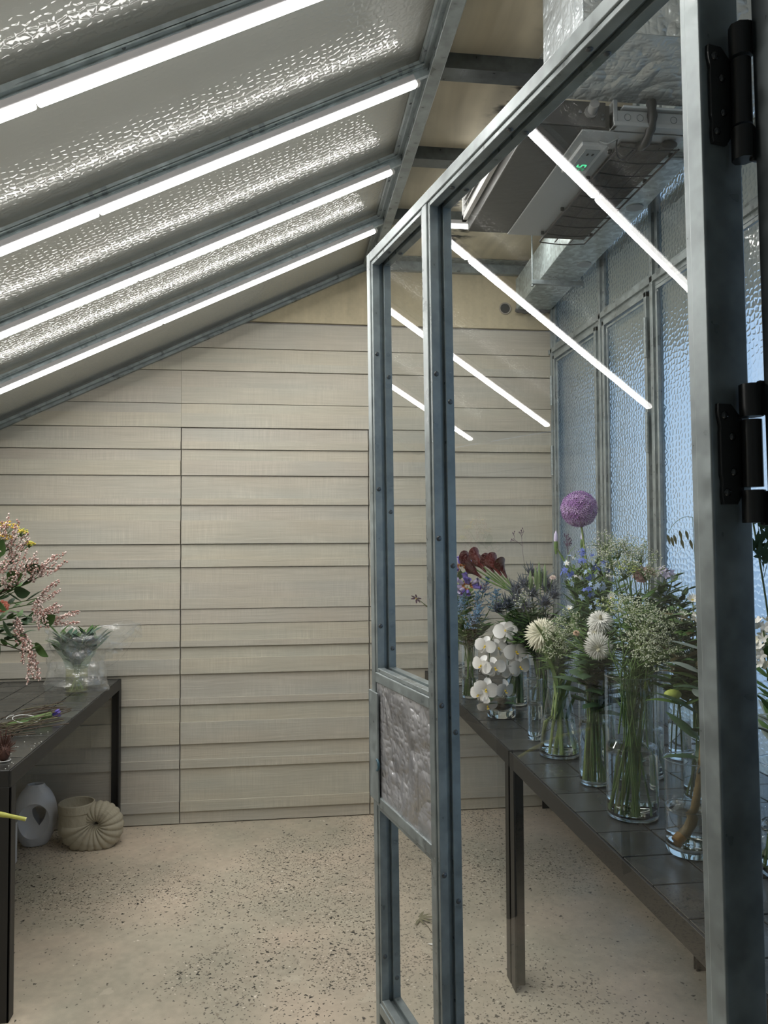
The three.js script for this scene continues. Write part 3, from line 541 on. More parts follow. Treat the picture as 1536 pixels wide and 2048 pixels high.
// ================= flower building =================
const G = (r, g, b, o = {}) => std({ color: lin(r, g, b), roughness: 0.6, ...o });
const FM = {
  stem: G(0.10, 0.17, 0.045), stemPale: G(0.26, 0.34, 0.12), stemDark: G(0.045, 0.075, 0.03), leaf: G(0.07, 0.145, 0.038), leafDark: G(0.03, 0.07, 0.028), leafMid: G(0.115, 0.20, 0.05), leafPale: G(0.20, 0.28, 0.13), leafGrey: G(0.22, 0.27, 0.24),
  leafBrown: G(0.10, 0.085, 0.03), twig: G(0.07, 0.045, 0.025), white: G(0.80, 0.79, 0.74), cream: G(0.82, 0.79, 0.63), lace: G(0.63, 0.66, 0.50), green: G(0.28, 0.36, 0.16), yellow: G(0.70, 0.52, 0.06), gold: G(0.62, 0.36, 0.03), orchid: G(0.86, 0.85, 0.83, { roughness: 0.5 }),
  purple: G(0.32, 0.15, 0.42), purplePale: G(0.50, 0.33, 0.60), purpleDark: G(0.09, 0.035, 0.09), blue: G(0.10, 0.15, 0.50), blueViolet: G(0.16, 0.12, 0.46), blueDye: G(0.16, 0.33, 0.52), bluePale: G(0.32, 0.43, 0.62), lilac: G(0.58, 0.52, 0.72), thistle: G(0.035, 0.045, 0.08), thistleBract: G(0.09, 0.11, 0.13),
  maroon: G(0.075, 0.012, 0.016, { roughness: 0.4 }), maroonLight: G(0.13, 0.022, 0.024, { roughness: 0.45 }), pink: G(0.66, 0.40, 0.40), pinkPale: G(0.76, 0.60, 0.55), rose: G(0.46, 0.25, 0.21), orange: G(0.55, 0.20, 0.04), peach: G(0.72, 0.50, 0.36), brown: G(0.11, 0.05, 0.035), lime: G(0.42, 0.50, 0.10)
};
// leaf or petal along +y, face towards +z: len, width, bend (radians over its length), cup, profile
function leafGeo(len, wid, { bend = 0.5, cup = 0.15, prof = 'leaf', seg = 6, wave = 0 } = {}) {
  const pos = [], idx = [], uv = []; let y = 0, z = 0, a = 0; const ds = len / seg;
  const P = { leaf: t => Math.pow(Math.sin(Math.PI * Math.pow(t, 0.75)), 0.9), blade: t => Math.pow(Math.max(0, 1 - t), 0.45) * (0.55 + 0.45 * Math.min(1, t * 6)), petal: t => Math.pow(Math.sin(Math.PI * Math.pow(Math.min(1, t * 0.93 + 0.02), 1.5)), 0.6), round: t => Math.sqrt(Math.max(0, 1 - Math.pow(2 * t - 1, 2))), strap: t => Math.min(1, t * 5 + 0.4) * Math.pow(Math.max(0, 1 - Math.pow(t, 5)), 0.6) }[prof];
  for (let i = 0; i <= seg; i++) {
    const t = i / seg, w = Math.max(0.0002, wid / 2 * P(t)), c = cup * w * 2;
    for (let k = -1; k <= 1; k++) { pos.push(k * w, y - (k ? c * Math.sin(a) * -1 : 0) * 0, z + (k ? c : 0) + (wave ? wave * Math.sin(t * 9 + k * 2) * Math.abs(k) : 0)); uv.push(k * w, y); }
    if (i < seg) { a += bend / seg; y += Math.cos(a) * ds; z += Math.sin(a) * ds; }
    if (i) for (let k = 0; k < 2; k++) { const b = (i - 1) * 3 + k; idx.push(b, b + 1, b + 3, b + 1, b + 4, b + 3); }
  }
  const g = new THREE.BufferGeometry(); g.setAttribute('position', new THREE.Float32BufferAttribute(pos, 3)); g.setAttribute('uv', new THREE.Float32BufferAttribute(uv, 2)); g.setIndex(idx); g.computeVertexNormals(); return g;
}
const BIT = new THREE.OctahedronGeometry(1, 0); const BITI = mergeVertices((() => { const g = BIT.clone(); g.deleteAttribute('uv'); g.deleteAttribute('normal'); return g; })()); BITI.computeVertexNormals();
function bit(r, x, y, z, sy = 1) { const g = BITI.clone(); g.scale(r, r * sy, r); g.translate(x, y, z); return g; }
function star(n, r, w, R, tilt = 0.25) { // n little petals round +y
  const L = []; for (let i = 0; i < n; i++) { const g = leafGeo(r, w, { bend: 0.2, prof: 'petal', seg: 2, cup: 0.1 }); g.rotateX(Math.PI / 2 - tilt); g.rotateY(i / n * 6.2832 + (R ? R() * 0.3 : 0)); L.push(g); } return mg(L);
}
const dirM = (d) => new THREE.Quaternion().setFromUnitVectors(V(0, 1, 0), d.clone().normalize());
function aim(g, d, x, y, z) { g.applyQuaternion(dirM(d)); g.translate(x, y, z); return g; }
function sph(R, up = -1) { let z = up + R() * (1 - up), a = R() * 6.2832, s = Math.sqrt(Math.max(0, 1 - z * z)); return V(s * Math.cos(a), z, s * Math.sin(a)); }
// ---- heads: arrays of [name, geometry, material] built round the origin, facing +y ----
const HEAD = {
  umbel(R, s, m = FM.lace, n = 20) {
    const rays = [], fl = [], rad = 0.05 * s;
    for (let i = 0; i < n; i++) { const q = Math.sqrt((i + 0.4) / n), a = i * 2.4, x = q * rad * Math.cos(a), z = q * rad * Math.sin(a), y = 0.03 * s * (1.05 - q * q * 0.5) + (R() - 0.5) * 0.006; rays.push(tube([V(0, 0, 0), V(x * 0.5, y * 0.65, z * 0.5), V(x, y, z)], 0.0006, 3, 3)); for (let k = 0; k < 9; k++) { const b = R() * 6.28, d = Math.sqrt(R()) * 0.0085 * s; fl.push(bit(0.0016 + R() * 0.001, x + d * Math.cos(b), y + 0.001 + (R() - 0.3) * 0.003, z + d * Math.sin(b), 0.6)); } }
    return [['ray', mg(rays), FM.stemPale], ['floret', mg(fl), m]];
  },
  airy(R, s, m = FM.lace, n = 26) { // loose branching spray of specks
    const rays = [], fl = [], tips = [];
    for (let i = 0; i < n; i++) { const d = sph(R, 0.05), L = 0.055 * s * (0.5 + R() * 0.6), p = d.clone().multiplyScalar(L); rays.push(tube([V(0, -0.02 * s, 0), p.clone().multiplyScalar(0.4), p], 0.0006, 3, 3)); for (let k = 0; k < 6; k++) { const e = sph(R).multiplyScalar(0.008 * s); (k < 4 ? fl : tips).push(bit(0.0015 + R() * 0.0012, p.x + e.x, p.y + e.y, p.z + e.z)); } }
    return [['ray', mg(rays), FM.stem], ['floret', mg(fl), m], ['bud', mg(tips), FM.green]];
  },
  allium(R, s) {
    const a = [], b = [], c = [], st = star(6, 0.0115, 0.0034, null, 0.6), N = 360;
    for (let i = 0; i < N; i++) { const y = 1 - 2 * (i + 0.5) / N, r = Math.sqrt(1 - y * y), t = i * 2.39996, d = V(r * Math.cos(t), y, r * Math.sin(t)), q = 0.058 * s * (0.93 + R() * 0.12); const g = st.clone(); g.rotateY(R() * 6); (R() < 0.6 ? a : b).push(aim(g, d, d.x * q, d.y * q, d.z * q)); c.push(tube([d.clone().multiplyScalar(0.012), d.clone().multiplyScalar(q)], 0.0006, 3, 1)); }
    return [['floret', mg(a), FM.purple], ['floret', mg(b), FM.purplePale], ['ray', mg([...c, new THREE.IcosahedronGeometry(0.042 * s, 2)]), FM.purpleDark]];  // rays carry a dark core ball, painted shade for the floret gaps
  },
  mum(R, s, m = FM.cream, mc = FM.lime) {
    const L = [], L2 = [];
    for (let k = 0; k < 6; k++) { const n = 11 + k * 5, el = 1.45 - k * 0.27, len = s * (0.018 + k * 0.0065); for (let i = 0; i < n; i++) { const g = leafGeo(len, 0.0058 * s, { bend: k < 2 ? -0.6 : 0.7, prof: 'strap', seg: 4, cup: 0.35 }); g.rotateX(Math.PI / 2 - el + (R() - 0.5) * 0.2); g.rotateY((i + R() * 0.6) / n * 6.2832 + k); g.translate(0, (5 - k) * 0.002 * s, 0); (k < 2 ? L2 : L).push(g); } }
    return [['petal', mg(L), FM.white === m ? FM.white : m], ['centre', mg(L2), mc]];
  },
  daisy(R, s, m = FM.white, n = 14, mc = FM.yellow) {
    const L = []; for (let i = 0; i < n; i++) { const g = leafGeo(0.018 * s, 0.0045 * s, { bend: -0.3, prof: 'strap', seg: 3, cup: 0.2 }); g.rotateX(Math.PI / 2 - 0.25 - R() * 0.3); g.rotateY((i + R() * 0.4) / n * 6.2832); L.push(g); }
    const c = new THREE.SphereGeometry(0.0045 * s, 8, 5); c.scale(1, 0.55, 1); return [['petal', mg(L), m], ['centre', c, mc]];
  },
  ruffle(R, s, m = FM.pink, mc = FM.pinkPale) {
    const L = []; for (let k = 0; k < 3; k++) for (let i = 0; i < 9; i++) { const g = leafGeo(0.022 * s * (1 - k * 0.22), 0.014 * s, { bend: 0.5, prof: 'petal', seg: 5, cup: 0.3, wave: 0.002 * s }); g.rotateX(1.35 - k * 0.4); g.rotateY((i + k * 0.4) / 9 * 6.2832); L.push(g); }
    const c = []; for (let i = 0; i < 16; i++) c.push(bit(0.0018 * s, (R() - 0.5) * 0.012 * s, 0.006 * s + R() * 0.003, (R() - 0.5) * 0.012 * s)); return [['petal', mg(L), m], ['centre', mg(c), mc]];
  },
  calla(R, s) {
    const N = 22, K = 10, pos = [], idx = [];
    for (let j = 0; j <= K; j++) { const t = j / K; for (let i = 0; i <= N; i++) { const a = (i / N - 0.5) * 6.0, tip = Math.pow(Math.abs(Math.cos(a / 2)), 3); const r = s * (0.005 + 0.006 * t + 0.022 * Math.pow(t, 2.6) * (0.75 + 0.35 * tip)), y = s * (0.075 * t + 0.022 * Math.pow(t, 3) * tip - 0.012 * Math.pow(t, 4) * (1 - tip)); const roll = 1 + (Math.abs(a) / 3) * 0.12 * (a > 0 ? 1 : -1); pos.push(r * roll * Math.sin(a), y, r * roll * Math.cos(a) + s * 0.012 * Math.pow(t, 3) * tip); if (j && i) { const q = j * (N + 1) + i; idx.push(q, q - 1, q - N - 2, q, q - N - 2, q - N - 1); } } }
    const g = new THREE.BufferGeometry(); g.setAttribute('position', new THREE.Float32BufferAttribute(pos, 3)); g.setIndex(idx); g.computeVertexNormals();
    return [['spathe', g, R() < 0.45 ? FM.maroonLight : FM.maroon], ['spadix', tube([V(0, 0.01 * s, 0), V(0, 0.06 * s, 0.002)], 0.003 * s, 6, 4), FM.maroon]];
  },
  eryngium(R, s) {
    const b = [], c = [];
    for (let k = 0; k < 2; k++) for (let i = 0; i < 12; i++) { const g = leafGeo(0.038 * s * (0.7 + R() * 0.5), 0.006 * s, { bend: 0.5 * (R() - 0.3), prof: 'blade', seg: 4, cup: 0.3 }); g.rotateX(1.1 - k * 0.45 + (R() - 0.5) * 0.3); g.rotateY((i + R() * 0.6) / 12 * 6.2832); b.push(g); }
    for (let i = 0; i < 60; i++) { const d = sph(R, -0.3), g = new THREE.ConeGeometry(0.0016 * s, 0.007 * s, 3, 1); g.translate(0, 0.0035 * s, 0); c.push(aim(g, d, d.x * 0.007 * s, 0.008 * s + d.y * 0.012 * s, d.z * 0.007 * s)); }
    const e = new THREE.SphereGeometry(0.008 * s, 8, 6); e.scale(1, 1.5, 1); e.translate(0, 0.008 * s, 0); c.push(e);
    return [['bract', mg(b), FM.thistleBract], ['cone', mg(c), FM.thistle]];
  },
  gentian(R, s) {
    const a = [], b = [], o = [];
    for (let i = 0; i < 16; i++) { const d = sph(R, 0.0), L = 0.034 * s * (0.8 + R() * 0.4), prof = [[0.001, 0], [0.004, L * 0.2], [0.0062, L * 0.55], [0.005, L * 0.85], [0.0085, L]].map(p => [p[0] * s, p[1]]); const g = lathe(prof, 6); (R() < 0.55 ? a : b).push(aim(g, d, d.x * 0.01 * s, d.y * 0.01 * s, d.z * 0.01 * s)); const h = lathe([[0.001, 0], [0.0055 * s, L * 0.18], [0.0042 * s, L * 0.42]], 5); o.push(aim(h, d, d.x * 0.009 * s, d.y * 0.009 * s, d.z * 0.009 * s)); }
    while (b.length < 4) b.push(a.pop());
    return [['bell', mg(a), FM.blueViolet], ['bell', mg(b), FM.lilac], ['calyx', mg(o), FM.orange]];
  },
  plume(R, s, m = FM.blueDye, m2 = FM.bluePale) { // astilbe
    const a = [], b = [], r = [];
    for (let i = 0; i < 22; i++) { const t = i / 22, L = 0.036 * s * (1 - t * 0.8), an = i * 2.4, base = V(0, 0.085 * s * t - 0.03 * s, 0), e = V(Math.cos(an) * L, base.y + L * 0.75, Math.sin(an) * L); r.push(tube([base, e], 0.0007, 3, 1)); for (let k = 0; k < 12; k++) { const p = base.clone().lerp(e, 0.15 + 0.85 * k / 11); (R() < 0.7 ? a : b).push(bit(0.0022 * (1.2 - 0.5 * k / 11), p.x + (R() - 0.5) * 0.006 * s, p.y + (R() - 0.5) * 0.005, p.z + (R() - 0.5) * 0.006 * s, 2.2)); } }
    r.push(tube([V(0, -0.03 * s, 0), V(0, 0.055 * s, 0)], 0.0012, 4, 2));
    return [['plume', mg(a), m], ['plume', mg(b), m2], ['branchlet', mg(r), FM.stem]];
  },
  cluster5(R, s, m = FM.blue, m2 = FM.bluePale, n = 7) { // spray of small five-petalled flowers
    const a = [], b = [], r = [], st = star(5, 0.0095 * s, 0.006 * s, null, 0.15);
    for (let i = 0; i < n; i++) { const d = sph(R, 0.1), p = d.clone().multiplyScalar(0.03 * s * (0.5 + R() * 0.7)); const g = st.clone(); g.rotateY(R() * 6); (R() < 0.55 ? a : b).push(aim(g, d.clone().add(V(0, 0.3, 0.4)), p.x, p.y, p.z)); r.push(tube([V(0, -0.025 * s, 0), p], 0.0007, 3, 1)); }
    while (b.length && (b.length < 3 || a.length < 3)) (a.length < 3 ? a : a).push(b.pop());
    const out = [['floret', mg(a), m], ['branchlet', mg(r), FM.stem]]; if (b.length) out.push(['floret', mg(b), m2]); return out;
  },
  irisBud(R, s) {
    const g = lathe([[0.001, 0], [0.007, 0.012], [0.0095, 0.028], [0.007, 0.048], [0.0008, 0.062]].map(p => [p[0] * s, p[1] * s]), 8), t = lathe([[0.004, -0.03], [0.0085, -0.002], [0.0082, 0.02], [0.006, 0.03]].map(p => [p[0] * s, p[1] * s]), 8);
    return [['bud', g, FM.lilac], ['sheath', t, FM.leafMid]];
  },
  wisp(R, s, m = FM.purpleDark) {
    const r = [], b = [];
    const go = (p, d, L, lv) => { const e = p.clone().addScaledVector(d, L); r.push(tube([p, p.clone().lerp(e, 0.5).add(V((R() - 0.5) * L * 0.2, 0, (R() - 0.5) * L * 0.2)), e], 0.0007, 3, 3)); if (lv === 0) { b.push(bit(0.0028, e.x, e.y, e.z, 1.3)); return; } const n = 2 + Math.floor(R() * 2); for (let i = 0; i < n; i++) go(p.clone().lerp(e, 0.4 + 0.6 * R()), d.clone().add(sph(R).multiplyScalar(0.75)).normalize(), L * 0.55, lv - 1); b.push(bit(0.002, e.x, e.y, e.z)); };
    go(V(0, 0, 0), V(0, 1, 0), 0.06 * s, 3); return [['twiglet', mg(r), m], ['bud', mg(b), m]];
  },
  star6(R, s, m = FM.white) { // lily-like white star
    const g = star(6, 0.022 * s, 0.009 * s, R, 0.35), c = []; for (let i = 0; i < 5; i++) c.push(bit(0.0016 * s, (R() - 0.5) * 0.006, 0.004, (R() - 0.5) * 0.006)); return [['petal', g, m], ['centre', mg(c), FM.yellow]];
  },
  bellCluster(R, s, m = FM.white, m2 = FM.cream) {
    const a = [], b = [], st = star(5, 0.010 * s, 0.007 * s, null, 0.5); for (let i = 0; i < 11; i++) { const d = sph(R, -0.1), q = 0.018 * s * (0.7 + R() * 0.5), g = st.clone(); g.rotateY(R() * 6); (R() < 0.6 ? a : b).push(aim(g, d, d.x * q, d.y * q, d.z * q)); } while (b.length && (b.length < 3 || a.length < 3)) a.push(b.pop()); const out = [['floret', mg(a), m]]; if (b.length) out.push(['floret', mg(b), m2]); return out;
  },
  panicle(R, s, m = FM.pinkPale, m2 = FM.rose) { // pieris: strings of tiny bells
    const a = [], b = [], r = [];
    for (let k = 0; k < 5; k++) { const an = k * 1.3 + R(), L = s * (0.07 + R() * 0.04), e = V(Math.cos(an) * 0.02 * s, L, Math.sin(an) * 0.02 * s), mid = V(Math.cos(an) * 0.016 * s, L * 0.5, Math.sin(an) * 0.016 * s); r.push(tube([V(0, 0, 0), mid, e], 0.0008, 3, 4)); for (let i = 0; i < 24; i++) { const t = 0.1 + 0.9 * i / 23, p = V(0, 0, 0).lerp(mid, Math.min(1, t * 2)); if (t > 0.5) p.lerpVectors(mid, e, t * 2 - 1); const q = 0.0085 * (1.15 - 0.6 * t); (R() < 0.62 ? a : b).push(bit(0.0029 + R() * 0.0012, p.x + (R() - 0.5) * q * 2, p.y + (R() - 0.5) * q, p.z + (R() - 0.5) * q * 2, 1.25)); } }
    return [['bell', mg(a), m], ['bell', mg(b), m2], ['branchlet', mg(r), FM.twig]];
  },
  yarrow(R, s, m = FM.yellow, m2 = FM.gold) {
    const a = [], b = [], r = []; for (let i = 0; i < 22; i++) { const q = Math.sqrt((i + 0.5) / 22) * 0.036 * s, an = i * 2.4, p = V(q * Math.cos(an), 0.004 * Math.sin(i * 3) + 0.004, q * Math.sin(an)); r.push(tube([V(0, -0.03 * s, 0), p], 0.0006, 3, 1)); for (let k = 0; k < 6; k++) (R() < 0.5 ? a : b).push(bit(0.0026, p.x + (R() - 0.5) * 0.009, p.y + R() * 0.004, p.z + (R() - 0.5) * 0.009, 0.8)); } return [['floret', mg(a), m], ['floret', mg(b), m2], ['branchlet', mg(r), FM.stem]];
  },
  none() { return []; }
};
// one flower stem: base in the vase, through the mouth, to the head; returns [name, geometry in the world, material]
function bloomParts(R, base, mouth, head, o = {}) {
  const out = [], sag = o.sag ?? 0.02, mid = mouth.clone().lerp(head, 0.55).add(V((R() - 0.5) * sag, sag * 0.6, (R() - 0.5) * sag));
  const pts = [base, mouth, mid, head], curve = new THREE.CatmullRomCurve3(pts);
  const r = o.r || 0.0022; out.push(['stem', tube(pts, (q) => r * (1.1 - 0.35 * q), 5, 18), o.stemMat || FM.stem]);
  const dir = o.dir ? o.dir.clone().normalize() : curve.getTangentAt(1);
  for (const [n, g, m] of HEAD[o.head || 'none'](R, o.s || 1, ...(o.args || []))) out.push([n, aim(g, dir, head.x, head.y, head.z), m]);
  const [t0, t1] = o.leafSpan || [0.5, 0.92];
  for (let i = 0; i < (o.leaves || 0); i++) {
    const q = t0 + (t1 - t0) * (i + R() * 0.7) / o.leaves, p = curve.getPointAt(Math.min(0.98, q)), an = i * 2.4 + R() * 0.8;
    const g = leafGeo((o.leafLen || 0.05) * (0.7 + R() * 0.6), o.leafWid || 0.014, { bend: (o.leafBend ?? 0.7) * (0.5 + R()), prof: o.leafProf || 'leaf', seg: 6, cup: 0.22 });
    g.rotateX(o.leafUp ?? 0.7); g.rotateY(an); g.translate(p.x, p.y, p.z); out.push(['leaf', g, o.leafMat || FM.leaf]);
  }
  return out;
}
function bloom(name, label, category, group, R, base, mouth, head, o = {}) {
  const t = thing(name, label, category, [base.x, base.y, base.z], group);
  for (const [n, g, m] of bloomParts(R, base, mouth, head, o)) part(n, g.translate(-base.x, -base.y, -base.z), m, t);
  return t;
}
// tangled greenery that nobody could count: one object, a mesh per part and material
function greenery(name, label, category, at, list, kind = 'stuff') {
  const t = thing(name, label, category, at); if (kind) t.userData.kind = kind;
  const by = new Map(); for (const parts of list) for (const [n, g, m] of parts) { const k = n + '|' + m.uuid; if (!by.has(k)) by.set(k, [n, m, []]); by.get(k)[2].push(g.translate(-at[0], -at[1], -at[2])); }
  for (const [n, m, L] of by.values()) part(n, mg(L), m, t);
  return t;
}
// ---- glass vases ----
const VG = { wall: phy({ color: lin(0.965, 0.985, 0.98), transmission: 1, thickness: 0, roughness: 0.0, ior: 1.75 }), base: phy({ color: lin(0.95, 0.98, 0.97), transmission: 1, thickness: 0.02, roughness: 0.02, ior: 1.5 }), water: phy({ color: lin(0.97, 0.985, 0.98), transmission: 1, thickness: 0.1, roughness: 0.0, ior: 1.33 }) };
function vase(name, label, x, z, r, h, level, o = {}) {
  const t = thing(name, label, 'vase', [x, TY, z], 'glass vases on the right table');
  const pr = o.prof || ((q) => r), W = [], n = o.prof ? 18 : 4; W.push([pr(0) * 0.985, 0.004]);
  for (let i = 0; i <= n; i++) W.push([pr(i / n), 0.010 + (h - 0.010) * i / n]);
  part('glass_wall', lathe(W, 44), VG.wall, t);
  part('rim', place(new THREE.TorusGeometry(pr(1), 0.0016, 6, 44), 0, h, 0, Math.PI / 2), VG.base, t);
  const b = pr(0), bh = o.baseH || 0.014; part('glass_base', lathe([[0.0002, 0.001], [b * 0.90, 0.001], [b * 0.975, 0.003], [b * 0.985, bh * 0.5], [b * 0.965, bh], [b * 0.8, bh * 0.86], [0.0002, bh * 0.8]], 44), VG.base, t);
  if (level) { const wr = pr(level / h) * 0.985; { const wp = [[0.0002, bh * 1.05]]; for (let i = 0; i <= 8; i++) { const y = bh * 1.05 + (level - bh * 1.05) * i / 8; wp.push([pr(y / h) * 0.975, y]); } wp.push([0.0002, level]); part('water', lathe(wp, 40), VG.water, t); } part('waterline', place(new THREE.TorusGeometry(wr * 0.99, 0.0011, 5, 44), 0, level, 0, Math.PI / 2), VG.base, t); }
  return { x, z, r: pr(1), rb: b, h, put(R, head) { // stem points: at the bottom on the far side, through the mouth on the near side
    const dx = head.x - x, dz = head.z - z, L = Math.hypot(dx, dz) || 1, k = Math.min(1, L / 0.08), j = (R() - 0.5) * 1.2, ux = dx / L + j * 0.4, uz = dz / L - j * 0.4; const q = 0.45 * k * pr(1), qb = 0.86 * b * Math.sqrt(R()), ab = Math.atan2(-uz, -ux) + (R() - 0.5) * 4.2, am = R() * 6.28, qm = 0.42 * pr(1) * Math.sqrt(R());
    return [V(x + Math.cos(ab) * qb, TY + 0.016, z + Math.sin(ab) * qb), V(x + ux * q + Math.cos(am) * qm, TY + h, z + uz * q + Math.sin(am) * qm)]; } };
}

// ================= vases and flowers on the right table =================
const vBig = vase('cylinder_vase', 'large clear cylinder vase packed with lace flower stems', 0.861, -1.872, 0.064, 0.351, 0.175);
const vTall = vase('cylinder_vase', 'slim clear cylinder vase holding white blooms and thick green stems', 0.868, -2.13, 0.043, 0.345, 0.175);
const vFlask = vase('flask_vase', 'clear conical flask vase with the cream chrysanthemum', 0.868, -2.42, 0.064, 0.32, 0.12, { prof: (q) => 0.064 - 0.030 * Math.pow(Math.min(1, q * 1.5), 1.2) + 0.006 * Math.max(0, q - 0.8) * 5 });
const vSlim = vase('slim_vase', 'narrow clear vase between the orchid and the conical flask', 0.852, -2.615, 0.026, 0.21, 0.13);
const vBowl = vase('orchid_bowl', 'low thick-bottomed glass bowl of the white orchid', 0.832, -2.972, 0.056, 0.085, 0, { baseH: 0.03 });
const vFar1 = vase('slim_vase', 'slim clear vase of blue plumes near the door stile', 0.795, -3.34, 0.036, 0.25, 0.09);
const vFar2 = vase('slim_vase', 'clear vase of violet gentians furthest along the table', 0.800, -3.66, 0.045, 0.25, 0.10);
const vCalla = vase('cylinder_vase', 'clear vase of dark red calla lilies', 0.955, -3.17, 0.042, 0.27, 0.12);
const vThis = vase('cylinder_vase', 'clear vase of dark blue thistles', 0.985, -2.93, 0.050, 0.26, 0.12);
const vAll = vase('cylinder_vase', 'tall clear vase with the purple allium', 1.085, -2.63, 0.048, 0.36, 0.15);
const vBlue = vase('cylinder_vase', 'clear vase of small blue star flowers', 1.005, -2.41, 0.046, 0.30, 0.13);
const vAiry = vase('cylinder_vase', 'clear vase of airy green umbels and pink scabious', 1.045, -2.17, 0.048, 0.33, 0.14);
const vBack = vase('cylinder_vase', 'clear cylinder vase behind the small vase, against the blue glass', 1.10, -1.955, 0.052, 0.26, 0.12);
const vBack2 = vase('slim_vase', 'narrow clear vase standing by the glass wall mullion', 1.232, -2.33, 0.035, 0.24, 0.12);
const vSmall = vase('cylinder_vase', 'short clear cylinder vase with one thick woody stem', 0.889, -1.64, 0.054, 0.205, 0.10, { baseH: 0.022 });
const vEdge = vase('cylinder_vase', 'clear vase of maple leaves at the right edge of the picture', 1.035, -1.50, 0.062, 0.23, 0.1);
{
  const R = rng(2024), P = (a) => V(...a);
  const bulk = new Map();
  const add = (vs, name, label, cat, group, head, o) => { const h = P(head), [b, m] = vs.put(R, h); if (h.y < m.y + 0.01) m.y = Math.max(TY + 0.06, h.y - 0.03); if (o && o.short) { b.lerp(m, 0.62); } if (cat === 'foliage' && group) { if (!bulk.has(group)) bulk.set(group, [vs, name, label, []]); bulk.get(group)[3].push(bloomParts(R, b, m, h, o)); return null; } return bloom(name, label, cat, group, R, b, m, h, o); };
  // lace umbels in the big vase
  const G1 = 'white lace umbels in the big vase';
  [[0.842, 1.262, -1.90], [0.855, 1.257, -1.85], [0.885, 1.237, -1.85], [0.904, 1.193, -1.85], [0.847, 1.177, -1.80], [0.892, 1.161, -1.80], [0.937, 1.211, -1.85], [0.868, 1.215, -1.81], [0.915, 1.240, -1.88], [0.870, 1.150, -1.79], [0.93, 1.165, -1.83], [0.955, 1.19, -1.83], [0.966, 1.228, -1.87]].forEach((h, i) => add(vBig, 'lace_flower', 'white lace umbel on a thin green stem in the big cylinder vase', 'flower', G1, h, { head: i % 3 === 2 ? 'airy' : 'umbel', s: 0.8 + R() * 0.3, leaves: 5, leafLen: 0.04, leafWid: 0.004, leafProf: 'blade', leafMat: FM.leafMid, dir: V((R() - 0.6) * 0.6, 1, 0.5 + R() * 0.3), r: 0.0021 }));
  for (let i = 0; i < 11; i++) add(vBig, 'greenery', 'feathery green foliage stems in the big cylinder vase', 'foliage', 'feathery foliage in the big vase', [0.835 + R() * 0.09, 1.10 + R() * 0.09, -1.90 + R() * 0.1], { leaves: 16, leafLen: 0.045, leafWid: 0.003, leafProf: 'blade', leafMat: i % 2 ? FM.leaf : FM.leafMid, leafUp: 0.5, leafSpan: [0.55, 1], r: 0.002 });
  // white blooms in the slim vase
  add(vTall, 'white_bloom', 'shaggy white bloom uppermost over the slim vase', 'flower', null, [0.858, 1.222, -2.05], { head: 'mum', s: 0.82, args: [FM.white, FM.cream], dir: V(-0.3, 0.7, 0.8), r: 0.004, stemMat: FM.stemPale, leaves: 3, leafLen: 0.06, leafWid: 0.016 });
  add(vTall, 'white_bloom', 'smooth white petalled bloom between the shaggy white blooms', 'flower', null, [0.843, 1.187, -2.05], { head: 'ruffle', s: 1.05, args: [FM.white, FM.cream], dir: V(-0.5, 0.5, 0.8), r: 0.0035 });
  add(vTall, 'white_bloom', 'drooping shaggy white bloom nearest the slim vase rim', 'flower', null, [0.830, 1.155, -2.0], { head: 'mum', s: 0.88, args: [FM.white, FM.cream], dir: V(-0.4, -0.25, 1), r: 0.0045, stemMat: FM.stemPale });
  for (const h of [[0.89, 1.05, -2.08], [0.83, 1.07, -2.09], [0.86, 1.10, -2.06]]) add(vTall, 'greenery', 'thick green stems with broad dark leaves in the slim vase', 'foliage', 'dark leaves in the slim vase', h, { leaves: 11, leafLen: 0.095, leafWid: 0.048, leafMat: FM.leafDark, leafUp: 0.95, leafSpan: [0.6, 1], r: 0.0052, stemMat: FM.stemPale });
  for (const h of [[0.805, 1.16, -2.27], [0.840, 1.129, -2.30], [0.864, 1.190, -2.30], [0.815, 1.099, -2.27], [0.852, 1.158, -2.26]]) add(vTall, 'grey_spray', 'frothy grey green spray beside the cream chrysanthemum', 'flower', 'frothy sprays beside the chrysanthemum', h, { head: 'airy', s: 0.75, args: [FM.lace, 34], leaves: 4, leafLen: 0.03, leafWid: 0.004, leafMat: FM.leafPale, dir: V(-0.2, 0.7, 0.5) });
  add(vTall, 'white_star', 'small white star flower above the white blooms', 'flower', null, [0.911, 1.281, -2.10], { head: 'daisy', s: 0.85, dir: V(-0.3, 0.6, 0.8) });
  add(vTall, 'white_star', 'small white star flower over the frothy sprays', 'flower', null, [0.824, 1.241, -2.20], { head: 'daisy', s: 0.8, dir: V(-0.2, 0.9, 0.5) });
  add(vTall, 'gold_cluster', 'yellowish green flower cluster over the white blooms', 'flower', null, [0.885, 1.262, -2.06], { head: 'yarrow', s: 0.9, args: [FM.lime, FM.green], dir: V(-0.2, 0.8, 0.5), leaves: 4, leafLen: 0.04 });
  add(vTall, 'peach_bud', 'peach coloured bud left of the white blooms', 'flower', null, [0.815, 1.180, -2.12], { head: 'ruffle', s: 0.45, args: [FM.peach, FM.leafBrown], dir: V(-0.3, 0.6, 0.8), leaves: 3, leafLen: 0.03, leafMat: FM.leafBrown });
  // conical flask
  add(vFlask, 'chrysanthemum', 'big cream chrysanthemum over the conical flask', 'flower', null, [0.823, 1.139, -2.44], { head: 'mum', s: 1.3, dir: V(-0.35, 0.45, 1), r: 0.0045, stemMat: FM.stemPale });
